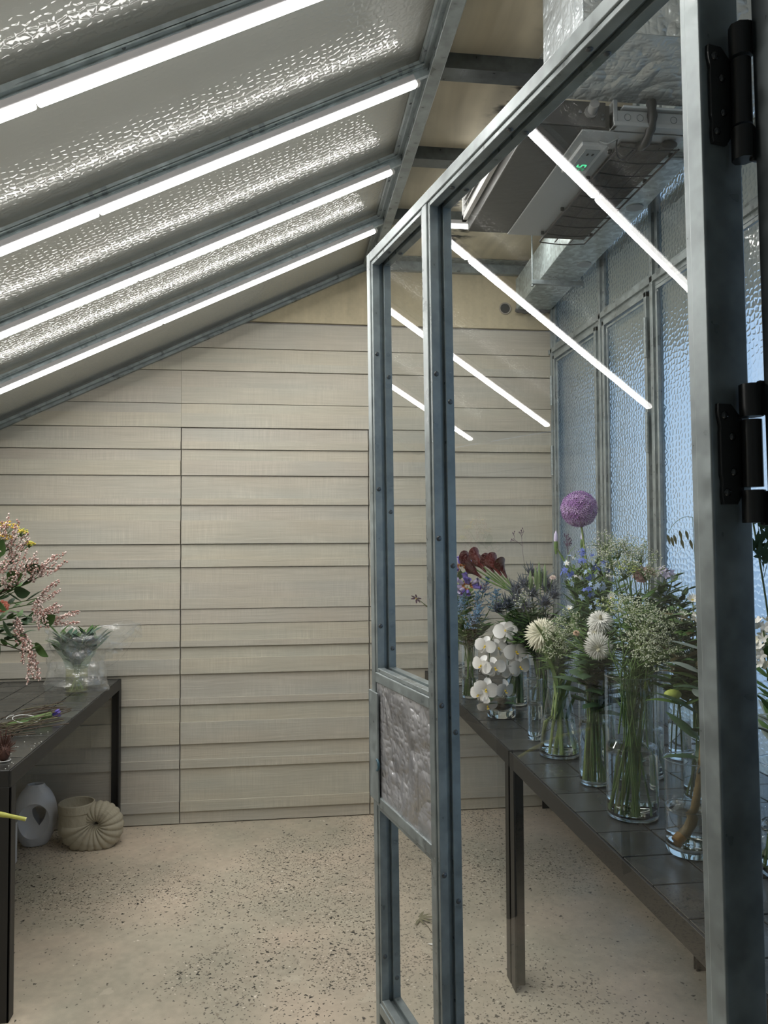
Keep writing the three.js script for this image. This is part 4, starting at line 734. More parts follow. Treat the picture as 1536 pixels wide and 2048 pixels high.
  for (const h of [[0.88, 1.05, -2.40], [0.85, 1.10, -2.42], [0.90, 1.08, -2.45], [0.86, 1.02, -2.38], [0.89, 1.00, -2.42]]) add(vFlask, 'strap_leaves', 'bright green strap leaves fanned in the conical flask', 'foliage', 'strap leaf stems in the flask', h, { leaves: 3, leafLen: 0.15, leafWid: 0.017, leafProf: 'strap', leafMat: FM.leafMid, leafUp: 0.25, leafBend: 0.5, leafSpan: [0.3, 0.9], r: 0.004, stemMat: FM.stemPale });
  // blue stars
  [[0.942, 1.360, -2.50], [0.987, 1.385, -2.50], [1.000, 1.328, -2.45], [0.940, 1.304, -2.45], [0.972, 1.371, -2.40], [0.942, 1.270, -2.35], [0.984, 1.293, -2.35], [1.03, 1.35, -2.42], [0.92, 1.325, -2.46], [0.965, 1.23, -2.33]].forEach((h, i) => add(vBlue, 'blue_star_spray', 'leafy spray of small blue star flowers below the allium', 'flower', 'blue star sprays', h, { head: 'cluster5', s: 1.0, args: i % 3 ? [FM.blue, FM.bluePale] : [FM.bluePale, FM.white], leaves: 10, leafLen: 0.05, leafWid: 0.013, leafMat: i % 2 ? FM.leaf : FM.leafMid, leafSpan: [0.5, 0.98], dir: V(-0.3, 0.7, 0.6) }));
  // airy umbels, scabious
  [[0.981, 1.421, -2.30], [0.999, 1.398, -2.25], [1.032, 1.406, -2.25], [0.961, 1.370, -2.20], [1.024, 1.369, -2.20], [1.06, 1.385, -2.22], [0.985, 1.345, -2.17], [1.045, 1.34, -2.16]].forEach((h, i) => add(vAiry, 'airy_umbel', 'airy green and white umbel in front of the second casement', 'flower', 'airy umbels', h, { head: 'airy', s: 1.0, args: [i % 2 ? FM.lace : FM.white, 34], leaves: 8, leafLen: 0.05, leafWid: 0.006, leafProf: 'blade', leafMat: FM.leafMid, dir: V(-0.2, 0.9, 0.3) }));
  add(vAiry, 'scabious', 'ruffled pink scabious flower against the blue glass', 'flower', null, [1.052, 1.342, -2.20], { head: 'ruffle', s: 1.3, dir: V(-0.2, 0.5, 0.8), leaves: 3 });
  add(vAiry, 'scabious', 'smaller pale pink scabious beside the larger pink one', 'flower', null, [1.075, 1.352, -2.19], { head: 'ruffle', s: 0.95, args: [FM.pinkPale, FM.cream], dir: V(0.3, 0.6, 0.6) });
  add(vAiry, 'white_lilac_cluster', 'white and lilac flower cluster reaching out over the third glass bay', 'flower', null, [1.115, 1.335, -2.18], { head: 'bellCluster', s: 1.3, args: [FM.white, FM.lilac], leaves: 9, leafLen: 0.055, leafWid: 0.012, leafSpan: [0.8, 0.99], dir: V(0.2, 0.8, 0.4) });
  add(vAiry, 'mustard_umbel', 'mustard yellow umbel among the green umbels', 'flower', null, [0.990, 1.362, -2.15], { head: 'yarrow', s: 0.9, args: [FM.lime, FM.green], dir: V(-0.2, 0.8, 0.5) });
  for (const h of [[1.0, 1.28, -2.12], [1.03, 1.25, -2.13], [1.08, 1.26, -2.16], [1.06, 1.22, -2.12], [1.0, 1.21, -2.13], [1.11, 1.27, -2.2]]) add(vAiry, 'greenery', 'dark leafy stems filling in below the airy umbels', 'foliage', 'dark leafy fill below the umbels', h, { leaves: 12, leafLen: 0.07, leafWid: 0.024, leafMat: R() < 0.5 ? FM.leafDark : FM.leaf, leafSpan: [0.5, 1] });
  // allium, iris, wisps
  add(vAll, 'allium', 'big round purple allium head on a bare stem', 'flower', null, [1.016, 1.553, -2.60], { head: 'allium', s: 1.0, r: 0.0052, stemMat: FM.stemPale, sag: 0.01 });
  add(vAll, 'iris_bud', 'pale lilac iris bud in front of the corner mullion', 'flower', null, [0.984, 1.420, -2.75], { head: 'irisBud', s: 0.95, leaves: 4, leafLen: 0.09, leafWid: 0.012, leafProf: 'blade', leafMat: FM.leafMid, leafUp: 0.2, leafSpan: [0.75, 0.93], r: 0.004, dir: V(0, 1, 0) });
  add(vAll, 'iris_bud', 'closed green lilac iris bud left of the allium stem', 'flower', null, [1.084, 1.430, -2.75], { head: 'irisBud', s: 0.8, r: 0.004, stemMat: FM.leafMid, dir: V(0.1, 1, 0) });
  for (const h of [[1.02, 1.34, -2.7], [0.98, 1.30, -2.66], [1.06, 1.32, -2.58], [1.1, 1.36, -2.6], [1.0, 1.26, -2.6]]) add(vAll, 'greenery', 'green leafy stems crowded round the allium stem', 'foliage', 'green fill round the allium', h, { leaves: 12, leafLen: 0.07, leafWid: 0.016, leafMat: R() < 0.5 ? FM.leaf : FM.leafMid, leafSpan: [0.5, 1] });
  add(vAll, 'wispy_spray', 'wispy dark seed spray beside the iris bud', 'flower', null, [1.009, 1.345, -2.70], { head: 'wisp', s: 1.2, r: 0.0014, stemMat: FM.stemDark, dir: V(0, 1, 0) });
  // thistles
  [[0.901, 1.234, -3.00], [0.968, 1.303, -3.00], [0.855, 1.180, -2.95], [0.910, 1.183, -2.90], [1.018, 1.246, -2.95], [1.027, 1.220, -2.90], [0.815, 1.165, -2.95], [1.015, 1.283, -3.00], [0.95, 1.225, -2.93], [0.885, 1.205, -2.94], [0.985, 1.195, -2.88], [0.93, 1.26, -2.97]].forEach((h, i) => add(vThis, 'sea_holly', 'dark blue spiky sea holly head in the thistle vase', 'flower', 'sea holly thistles', h, { head: 'eryngium', s: 1.35 + R() * 0.35, leaves: 5, leafLen: 0.045, leafWid: 0.01, leafProf: 'blade', leafMat: FM.leafDark, stemMat: FM.stemDark, leafSpan: [0.6, 0.97], dir: V(-0.3 + R() * 0.5, 0.8, 0.5) }));
  for (const h of [[0.93, 1.15, -2.9], [0.97, 1.12, -2.87], [1.0, 1.15, -2.86], [0.9, 1.12, -2.9], [1.03, 1.13, -2.86], [0.95, 1.08, -2.85]]) add(vThis, 'greenery', 'dark green leafy stems under the sea holly', 'foliage', 'dark fill under the sea holly', h, { leaves: 14, leafLen: 0.06, leafWid: 0.016, leafMat: FM.leafDark, leafSpan: [0.45, 1] });
  add(vThis, 'white_umbel', 'little white flower cluster in front of the sea holly', 'flower', null, [0.879, 1.215, -2.82], { head: 'airy', s: 0.7, args: [FM.white, 16], dir: V(-0.6, 0.6, 0.6) });
  add(vThis, 'pink_bud', 'round pinkish bud above the sea holly', 'flower', null, [1.03, 1.298, -2.92], { head: 'ruffle', s: 0.6, args: [FM.pinkPale, FM.cream], dir: V(-0.2, 0.8, 0.5) });
  for (const [i, h] of [[0.935, 1.30, -2.93], [0.957, 1.315, -2.93], [0.978, 1.325, -2.92], [1.0, 1.31, -2.91]].entries()) add(vThis, 'spear_leaves', 'upright yellow green spear leaves behind the sea holly', 'foliage', 'upright spear leaves', h, { leaves: 2, leafLen: 0.075, leafWid: 0.016, leafProf: 'blade', leafMat: FM.leafPale, leafUp: 0.06, leafBend: 0.1, leafSpan: [0.86, 0.95], stemMat: FM.leafMid, dir: V(0, 1, 0) });
  add(vThis, 'wispy_spray', 'wispy dark seed spray above the sea holly', 'flower', null, [0.915, 1.355, -2.92], { head: 'wisp', s: 1.35, r: 0.0014, stemMat: FM.stemDark, dir: V(-0.1, 1, 0) });
  // callas
  [[0.795, 1.318, -3.21], [0.823, 1.330, -3.19], [0.835, 1.308, -3.20], [0.862, 1.308, -3.17], [0.885, 1.296, -3.14], [0.902, 1.288, -3.12], [0.81, 1.285, -3.18]].forEach((h) => { const hv = P(h), m = V(0.93 + (R() - 0.5) * 0.03, 1.205 + (R() - 0.5) * 0.03, -3.09); const b = V(0.955 + (R() - 0.5) * 0.04, TY + 0.016, -3.17 + (R() - 0.5) * 0.04); bloom('calla_lily', 'dark red calla lily fanned out to the left', 'flower', 'dark red calla lilies', R, b, m, hv, { head: 'calla', s: 0.82 + R() * 0.22, r: 0.0042, stemMat: FM.stem, dir: hv.clone().sub(m).normalize().add(V(-0.1, 0.25, 0)), sag: 0.008 }); });
  // gentians and blue plumes
  add(vFar2, 'gentian', 'upper violet blue gentian cluster by the door stile', 'flower', null, [0.744, 1.318, -3.28], { head: 'gentian', s: 1.45, dir: V(-0.2, 0.8, 0.6), leaves: 8, leafLen: 0.07, leafWid: 0.028, leafMat: FM.leafMid, leafSpan: [0.75, 0.97] });
  add(vFar2, 'gentian', 'lower violet blue gentian cluster by the door stile', 'flower', null, [0.765, 1.245, -3.25], { head: 'gentian', s: 1.35, dir: V(-0.1, 0.6, 0.8), leaves: 8, leafLen: 0.075, leafWid: 0.034, leafMat: FM.leafMid, leafSpan: [0.7, 0.97] });
  add(vFar2, 'dark_clematis', 'dusky purple drooping flower left of the middle stile', 'flower', null, [0.572, 1.185, -3.42], { head: 'star6', s: 1.2, args: [FM.purpleDark], dir: V(-0.4, -0.5, 0.6), leaves: 4, leafLen: 0.05, leafMat: FM.leafMid });
  for (const h of [[0.755, 1.173, -3.30], [0.851, 1.226, -3.30], [0.809, 1.111, -3.25], [0.882, 1.175, -3.25], [0.735, 1.135, -3.28], [0.815, 1.165, -3.27], [0.775, 1.09, -3.24]]) add(vFar1, 'blue_plume', 'dyed sky blue astilbe plume behind the orchid', 'flower', 'sky blue plumes', h, { head: 'plume', s: 1.3, leaves: 2, leafLen: 0.04, leafWid: 0.01, dir: V(-0.35 + R() * 0.7, 0.7, 0.5) });
  for (const h of [[0.72, 1.14, -3.32], [0.745, 1.06, -3.30], [0.83, 1.04, -3.28], [0.87, 1.08, -3.28]]) add(vFar1, 'broad_leaves', 'broad yellow green leaves below the blue plumes', 'foliage', 'broad leaves below the plumes', h, { leaves: 5, leafLen: 0.07, leafWid: 0.04, leafMat: R() < 0.5 ? FM.lime && FM.leafMid : FM.leafPale, leafSpan: [0.75, 1] });
  // greenery filling the gaps
  const fill = (vs, n, box, mats, lab, grp, o = {}) => { for (let i = 0; i < n; i++) add(vs, 'greenery', lab, 'foliage', grp, [box[0] + R() * (box[1] - box[0]), box[2] + R() * (box[3] - box[2]), box[4] + R() * (box[5] - box[4])], { leaves: 22, leafLen: 0.06, leafWid: 0.015, leafMat: mats[Math.floor(R() * mats.length)], leafSpan: [0.35, 1], leafUp: 0.9, short: true, ...o }); };
  fill(vBlue, 24, [0.88, 1.06, 1.10, 1.31, -2.48, -2.30], [FM.leafDark, FM.leaf, FM.leafMid], 'bushy greenery under the blue star flowers', 'bushy greenery under the blue flowers');
  fill(vAiry, 24, [0.93, 1.16, 1.12, 1.35, -2.24, -2.06], [FM.leafDark, FM.leaf, FM.leafMid], 'bushy greenery behind the white blooms and under the umbels', 'bushy greenery under the umbels', { leafWid: 0.018 });
  fill(vThis, 18, [0.87, 1.04, 1.06, 1.24, -3.0, -2.86], [FM.leafDark, FM.stemDark, FM.leaf], 'spiky dark greenery among the sea holly', 'spiky greenery among the sea holly', { leafWid: 0.008, leafProf: 'blade' });
  fill(vThis, 16, [0.86, 1.05, 1.02, 1.20, -2.98, -2.84], [FM.leafDark, FM.leaf, FM.leafMid], 'leafy green mass below the sea holly heads', 'leafy mass below the sea holly', { leafWid: 0.02, leafLen: 0.065 });
  fill(vCalla, 12, [0.86, 1.02, 1.02, 1.20, -3.22, -3.05], [FM.leafDark, FM.leaf], 'dark leaf mass below the calla lilies', 'leaf mass below the callas', { leafWid: 0.02, leafLen: 0.07 });
  fill(vFar1, 8, [0.74, 0.88, 1.02, 1.14, -3.34, -3.22], [FM.leafMid, FM.leaf, FM.leafPale], 'light leaf mass below the blue plumes', 'leaf mass below the plumes', { leafWid: 0.022, leafLen: 0.06, leaves: 14 });
  fill(vAll, 14, [1.0, 1.13, 1.20, 1.38, -2.70, -2.56], [FM.leaf, FM.leafMid], 'upright fresh greenery at the foot of the allium', 'upright greenery round the allium', { leafUp: 0.5 });
  fill(vTall, 12, [0.80, 0.94, 1.08, 1.22, -2.16, -2.04], [FM.leaf, FM.leafMid, FM.leafDark], 'green leaf tangle directly behind the white blooms', 'greenery behind the white blooms');
  fill(vFlask, 9, [0.84, 0.90, 1.08, 1.18, -2.46, -2.38], [FM.leaf, FM.leafMid], 'green leaf tangle behind the chrysanthemum', 'greenery behind the chrysanthemum');
  fill(vBack, 18, [0.91, 1.05, 1.04, 1.27, -1.86, -1.74], [FM.leafDark, FM.leaf, FM.leafBrown, FM.leafMid], 'broad mixed leaves left of the hinge stile', 'broad leaves left of the hinge stile', { leafLen: 0.085, leafWid: 0.026, leaves: 14 });
  fill(vFar2, 10, [0.74, 0.82, 1.12, 1.24, -3.5, -3.4], [FM.leafMid, FM.leaf], 'leaf tangle under the violet gentians', 'leaves under the gentians', { leafLen: 0.07, leafWid: 0.03, leaves: 10 });
  fill(vBig, 12, [0.80, 0.97, 1.10, 1.23, -1.92, -1.80], [FM.leafMid, FM.leaf, FM.green], 'fine feathery greenery between the lace umbels', 'feathery greenery between the lace umbels', { leaves: 30, leafLen: 0.04, leafWid: 0.0026, leafProf: 'blade', leafUp: 0.7 });
  // white asters and tall odd stems at the right
  const wa = [[0.964, 1.300, -1.75], [0.966, 1.273, -1.72], [0.965, 1.254, -1.80], [0.972, 1.228, -1.70], [0.985, 1.262, -1.74]];
  wa.forEach((h, i) => add(vBack, 'white_aster', 'small white aster by the hinge stile of the door', 'flower', 'white asters by the hinge stile', h, { head: i % 2 ? 'bellCluster' : 'daisy', s: 1.0, args: i % 2 ? [FM.white, FM.lime] : [FM.white, 16], leaves: 5, leafLen: 0.05, leafWid: 0.014, dir: V(-0.3, 0.7, 0.7) }));
  add(vBack, 'seed_grass', 'arching grass with dangling flat seed heads', 'grass', null, [0.985, 1.50, -1.78], { r: 0.0009, sag: 0 });
  for (const h of [[0.93, 1.28, -1.80], [0.92, 1.19, -1.74], [0.95, 1.15, -1.72], [0.93, 1.22, -1.76], [0.96, 1.10, -1.70]]) add(vBack, 'bronze_leaves', 'bronze green long leaves between the vases and hinge stile', 'foliage', 'bronze long leaves', h, { leaves: 7, leafLen: 0.085, leafWid: 0.022, leafMat: R() < 0.4 ? FM.leafBrown : FM.leaf, leafSpan: [0.55, 1], leafUp: 1.0 });
  for (const h of [[1.13, 1.0, -2.0], [1.2, 1.12, -2.28], [1.22, 1.2, -2.3], [1.18, 1.05, -2.25]]) add(vBack2, 'greenery', 'thin green stems in the narrow vase by the mullion', 'foliage', 'thin stems by the mullion', h, { leaves: 5, leafLen: 0.05, leafWid: 0.012, leafSpan: [0.5, 1] });
  add(vBack, 'bare_stick', 'bare dark stick pointing up against the blue glass', 'stick', null, [0.935, 1.315, -1.80], { r: 0.0022, stemMat: FM.stemDark, sag: 0.002 });
  // thick woody branch in the small vase
  { const t = thing('woody_branch', 'thick brown cut branch with big dark leaves in the short vase', 'branch', [0.855, TY + 0.03, -1.63]);
    part('stem', tube([V(0, 0, 0), V(0.025, 0.03, 0), V(0.042, 0.11, 0.01), V(0.06, 0.19, 0.0), V(0.085, 0.30, -0.03), V(0.10, 0.40, -0.06)], (q) => 0.0105 - 0.006 * q + 0.0006 * Math.sin(q * 120), 9, 60), G(0.16, 0.11, 0.045), t);
    part('cut_end', place(cyl(0.0115, 0.02, 0, 0, 0, 10), 0.004, 0.006, 0, 0, 0, -0.8), G(0.33, 0.17, 0.04), t);
    for (let i = 0; i < 16; i++) { const q = i / 15, p = V(0.05 + 0.05 * q, 0.14 + 0.27 * q, -0.06 * q), g = leafGeo(0.10 * (0.8 + R() * 0.5), 0.032, { bend: 0.8 * R() + 0.2, prof: 'leaf', seg: 7, cup: 0.2 }); g.rotateX(0.5 + R() * 0.7); g.rotateY(i * 2.4); g.translate(p.x, p.y, p.z); part('leaf', g, i % 3 ? FM.leafDark : FM.leafGrey, t); } }
  { const t = thing('green_pod', 'bright green seed pod dangling over the short vase', 'pod', [0.915, 1.075, -1.76]); const g = new THREE.SphereGeometry(0.016, 14, 10); g.scale(1.35, 0.75, 0.9); part('pod', g, FM.lime, t); part('stalk', tube([V(0.012, 0.004, 0), V(0.03, 0.02, -0.005), V(0.05, 0.018, -0.01)], 0.0014, 5, 10), FM.stem, t); }
  { const t = scene.children.find(o => o.name === 'seed_grass'); const b = t.position; // dangling seed heads
    const arc = [V(0.985, 1.50, -1.78), V(0.955, 1.50, -1.765), V(0.925, 1.485, -1.755), V(0.905, 1.462, -1.75)].map(p => p.sub(b)); part('stem', tube(arc, 0.0007, 4, 14), FM.stem, t);
    for (const [x, y, z] of [[0.903, 1.452, -1.75], [0.912, 1.447, -1.75], [0.921, 1.452, -1.754], [0.937, 1.462, -1.757], [0.941, 1.442, -1.757], [0.955, 1.462, -1.76], [0.968, 1.44, -1.765]]) { const g = leafGeo(0.026, 0.008, { bend: 0.1, prof: 'leaf', seg: 5 }); g.rotateZ(Math.PI + 0.25); g.translate(x - b.x, y - b.y + 0.006, z - b.z); part('seed_head', g, G(0.16, 0.15, 0.05), t); } }
  // right edge: maple, white flowers, striped leaves
  const maple = (s) => { const L = []; for (let i = 0; i < 7; i++) { const g = leafGeo(s * (1 - Math.abs(i - 3) * 0.16), s * 0.24, { bend: 0.3, prof: 'leaf', seg: 4, cup: 0.1 }); g.rotateZ((i - 3) * 0.62); L.push(g); } return mg(L); };
  const mp = thing('maple_branch', 'maple twig with star-shaped leaves right of the hinge stile', 'branch', [1.035, TY + 0.016, -1.50]);
  part('stem', tube([V(0, 0, 0), V(-0.02, 0.23, 0), V(-0.04, 0.5, 0), V(-0.075, 0.74, 0.0)], 0.002, 5, 20), FM.stemDark, mp);
  for (const [x, y, z] of [[0.974, 1.481, -1.5], [0.99, 1.45, -1.5], [0.969, 1.429, -1.5], [0.983, 1.413, -1.5], [0.985, 1.50, -1.51], [1.0, 1.475, -1.5], [0.995, 1.40, -1.5]]) { const g = maple(0.034 + R() * 0.012); g.rotateX((R() - 0.5) * 0.8); g.rotateZ((R() - 0.5) * 2.4); g.translate(x - 1.035, y - TY - 0.016, z + 1.5); part('leaf', g, FM.leafDark, mp); part('stalk', tube([V(x - 1.035, y - TY - 0.016, z + 1.5), V(-0.05, Math.min(y - TY - 0.05, 0.62), 0)], 0.0008, 4, 2), FM.stemDark, mp); }
  for (const [x, y, z] of [[0.962, 1.259, -1.47], [0.955, 1.214, -1.46], [0.968, 1.184, -1.46], [0.98, 1.235, -1.48]]) add(vEdge, 'white_phlox', 'white flower cluster right of the hinge stile', 'flower', 'white flowers right of the hinge stile', [x, y, z], { head: 'bellCluster', s: 1.25, leaves: 7, leafLen: 0.06, leafWid: 0.018, leafSpan: [0.6, 0.97] });
  for (let i = 0; i < 5; i++) add(vEdge, 'strap_leaves', 'long grey green strap leaves at the right edge', 'foliage', 'grey strap leaves at the right edge', [0.97 + R() * 0.05, 1.06 + R() * 0.06, -1.47 + R() * 0.03], { leaves: 4, leafLen: 0.13, leafWid: 0.024, leafProf: 'blade', leafMat: FM.leafGrey, leafUp: 0.9, leafBend: 0.6, leafSpan: [0.7, 1] });
  for (const [, [vs, name, label, list]] of bulk) greenery(name, label, 'foliage', [vs.x, TY + 0.016, vs.z], list);
}
// ---- white orchid ----
{
  const R = rng(9), o = thing('orchid_plant', 'white moth orchid spray cascading over its glass bowl', 'orchid', [0.832, TY + 0.03, -2.972]);
  const B = V(0.832, TY + 0.03, -2.972), rel = (g) => g.translate(-B.x, -B.y, -B.z);
  const stemA = [V(0.832, 0.79, -2.97), V(0.865, 0.93, -2.99), V(0.875, 1.05, -2.99), V(0.845, 1.11, -2.97), V(0.79, 1.06, -2.95), V(0.775, 0.95, -2.94), V(0.765, 0.86, -2.94)];
  part('stem', rel(tube(stemA, 0.0024, 6, 50)), FM.stemDark, o);
  part('stem', rel(tube([V(0.84, 0.79, -2.975), V(0.885, 0.92, -2.98), V(0.92, 0.985, -2.98), V(0.93, 1.06, -2.975)], 0.0024, 6, 30)), FM.stemDark, o);
  part('moss', rel(place(new THREE.IcosahedronGeometry(0.045, 2), 0.832, 0.80, -2.972, 0, 0, 0, [1, 0.5, 1])), G(0.06, 0.05, 0.03), o);
  for (let i = 0; i < 4; i++) { const g = leafGeo(0.10, 0.04, { bend: 0.9, seg: 7, cup: 0.2 }); g.rotateX(0.9); g.rotateY(i * 1.7 + 0.4); g.translate(0.832, 0.80, -2.972); part('leaf', rel(g), FM.leafDark, o); }
  const bloomGeo = () => {
    const pet = []; const put = (len, w, a, tilt, prof) => { const g = leafGeo(len, w, { bend: -0.75, prof, seg: 8, cup: prof === 'round' ? 0.10 : 0.28 }); g.rotateX(tilt); g.rotateZ(a); pet.push(g); };
    put(0.044, 0.028, 0, -0.05, 'petal'); put(0.043, 0.026, 2.45, -0.1, 'petal'); put(0.043, 0.026, -2.45, -0.1, 'petal'); put(0.046, 0.050, 1.25, 0.38, 'round'); put(0.046, 0.050, -1.25, 0.38, 'round');
    return mg(pet);
  };
  const bg = bloomGeo(), lip = mg([(() => { const g = leafGeo(0.012, 0.010, { bend: 1.2, prof: 'petal', seg: 5, cup: 0.4 }); g.rotateZ(Math.PI); g.rotateX(-0.6); g.translate(0, 0, 0.006); return g; })(), (() => { const g = new THREE.SphereGeometry(0.004, 8, 6); g.translate(0, 0.003, 0.007); return g; })()]);
  for (const [x, y, z, ry, rx, s] of [[0.762, 1.03, -2.945, -0.5, 0.1, 1.0], [0.795, 0.948, -2.925, 0.0, 0.15, 1.05], [0.757, 0.866, -2.925, -0.15, 0.15, 1.15], [0.845, 1.085, -2.945, -0.2, -0.3, 1.15], [0.878, 1.075, -2.94, 0.4, -0.2, 1.0], [0.885, 1.005, -2.945, 0.1, 0.1, 1.2], [0.748, 0.955, -2.945, -0.9, 0.2, 1.05], [0.765, 0.805, -2.93, 0.0, 0.7, 0.95], [0.832, 0.86, -2.93, 0.4, 0.3, 1.05], [0.90, 0.945, -2.95, 0.3, 0.2, 1.15], [0.815, 1.02, -2.95, 0.2, 0.0, 0.95], [0.737, 0.845, -2.945, -0.8, 0.3, 0.95], [0.865, 0.93, -2.95, 0.2, 0.3, 1.0]]) {
    const m = M4().compose(V(x - B.x, y - B.y, z - B.z), new THREE.Quaternion().setFromEuler(new THREE.Euler(rx, ry, (R() - 0.5) * 0.6)), V(s, s, s));
    const p = part('blossom', bg.clone().applyMatrix4(m), FM.orchid, o); part('lip', lip.clone().applyMatrix4(m), FM.yellow, p);
  }
}

// ================= left table =================
{
  const R = rng(515);
  const pot = thing('dark_vase', 'dark vase just outside the left of the picture', 'vase', [-1.20, TY, -2.80]);
  part('body', lathe([[0.001, 0], [0.06, 0], [0.075, 0.05], [0.08, 0.18], [0.06, 0.30], [0.065, 0.33], [0.058, 0.33], [0.052, 0.30], [0.001, 0.28]], 32), std({ color: lin(0.05, 0.05, 0.055), roughness: 0.3 }), pot);
  const B = () => V(-1.20 + (R() - 0.5) * 0.06, TY + 0.30, -2.80 + (R() - 0.5) * 0.06), mouth = (h) => V(-1.14 + (R() - 0.5) * 0.05, 1.12 + (h.y - 1.2) * 0.2, -2.79 + (R() - 0.5) * 0.05);
  const ord = ['uppermost of the drooping', 'outermost upper', 'rounded middle', 'inner upper', 'short hanging', 'long slanting', 'inner middle', 'thin outlying', 'rightmost, touching the plastic bag', 'lowest hanging', 'hanging above the lowest', 'inner lower'];
  [[-0.935, 1.375, -2.75, 0.5, 1, 0.3, 1.2], [-0.845, 1.325, -2.75, 1.0, 0.9, 0, 1.1], [-0.869, 1.309, -2.75, 0.4, 0.7, 0.4, 1.0], [-0.897, 1.30, -2.70, 0.4, 1, 0.2, 1.25], [-0.846, 1.255, -2.75, 0.15, -1, 0, 1.0], [-0.865, 1.235, -2.80, 1, 0.8, 0, 1.0], [-0.925, 1.29, -2.70, 0.3, 0.5, 0.6, 1.2], [-0.87, 1.19, -2.85, 1, 0.35, 0, 0.8], [-0.832, 1.165, -2.85, 1, 0.15, 0, 1.0], [-0.842, 1.075, -2.70, 0.05, -1, 0, 1.0], [-0.866, 1.135, -2.70, 0.15, -1, 0.1, 0.9], [-0.915, 1.19, -2.75, 0.3, -0.6, 0.3, 0.9], [-0.945, 1.42, -2.72, 0.3, 1, 0.2, 1.2], [-0.955, 1.34, -2.68, 0.4, 0.4, 0.6, 1.2]].forEach(([x, y, z, dx, dy, dz, s], i) => {
    const h = V(x, y, z); bloom('pink_bell_branch', (ord[i] || (i === 12 ? 'uppermost upright' : 'innermost left')) + ' spray of tiny pink bells on the left', 'branch', 'pink bell sprays', R, B(), mouth(h), h, { head: 'panicle', s, dir: V(dx, dy, dz), leaves: 4, leafLen: 0.06, leafWid: 0.02, leafMat: i % 2 ? FM.leaf : FM.leafDark, leafSpan: [0.72, 0.97], r: 0.0022, stemMat: i % 3 ? FM.stem : FM.twig, sag: 0.03 });
  });
  [[-0.944, 1.500, -2.75, 1.0, FM.yellow, FM.gold, 'golden yellow yarrow head topping the left arrangement'], [-0.945, 1.462, -2.70, 0.9, FM.gold, FM.leafBrown, 'browner yellow yarrow head under the top one'], [-0.898, 1.478, -2.75, 0.5, FM.yellow, FM.lime, 'small pale yellow flower head right of the yarrow'], [-0.875, 1.437, -2.76, 0.4, FM.lime, FM.yellow, 'tiny yellow flower tips beside the pink bells']].forEach(([x, y, z, s, a, b, lab]) => { const h = V(x, y, z); bloom('yarrow', lab, 'flower', null, R, B(), mouth(h), h, { head: 'yarrow', s, args: [a, b], dir: V(0.2, 1, 0.2), leaves: 3, leafLen: 0.04, leafWid: 0.012 }); });
  { const h = V(-0.94, 1.235, -2.70); bloom('coral_flower', 'small coral red flower deep in the left arrangement', 'flower', null, R, B(), mouth(h), h, { head: 'ruffle', s: 1.0, args: [G(0.55, 0.16, 0.10), FM.peach], dir: V(0.3, 0.4, 0.8) }); }
  const lf = [[-0.925, 1.325, -2.70, 0.8, 0.3], [-0.935, 1.19, -2.69, 0.6, -0.4], [-0.843, 1.106, -2.72, 0.9, -0.4], [-0.885, 1.35, -2.75, 0.9, 0.3], [-0.845, 1.165, -2.80, 0.8, 0.5], [-0.945, 1.13, -2.69, 0.4, -0.9], [-0.955, 1.26, -2.68, 0.6, -0.2], [-0.91, 1.28, -2.72, 0.9, 0.1], [-0.96, 1.40, -2.70, 0.5, 0.8]];
  const lfp = lf.map(([x, y, z, dx, dy], i) => { const h = V(x, y, z), L = bloomParts(R, B(), mouth(h), h, { r: 0.002, leaves: 3, leafLen: 0.07, leafWid: 0.034, leafMat: FM.leafDark, leafSpan: [0.7, 0.95] }); const g = leafGeo(0.085, 0.045, { bend: 0.5, seg: 8, cup: 0.2 }); L.push(['leaf', aim(g, V(dx, dy, 0.35), h.x, h.y, h.z), i % 2 ? FM.leafDark : FM.leaf]); return L; });
  greenery('greenery', 'dark green pointed leaves among the pink bells on the left', 'foliage', [-1.20, TY + 0.30, -2.80], lfp);
}
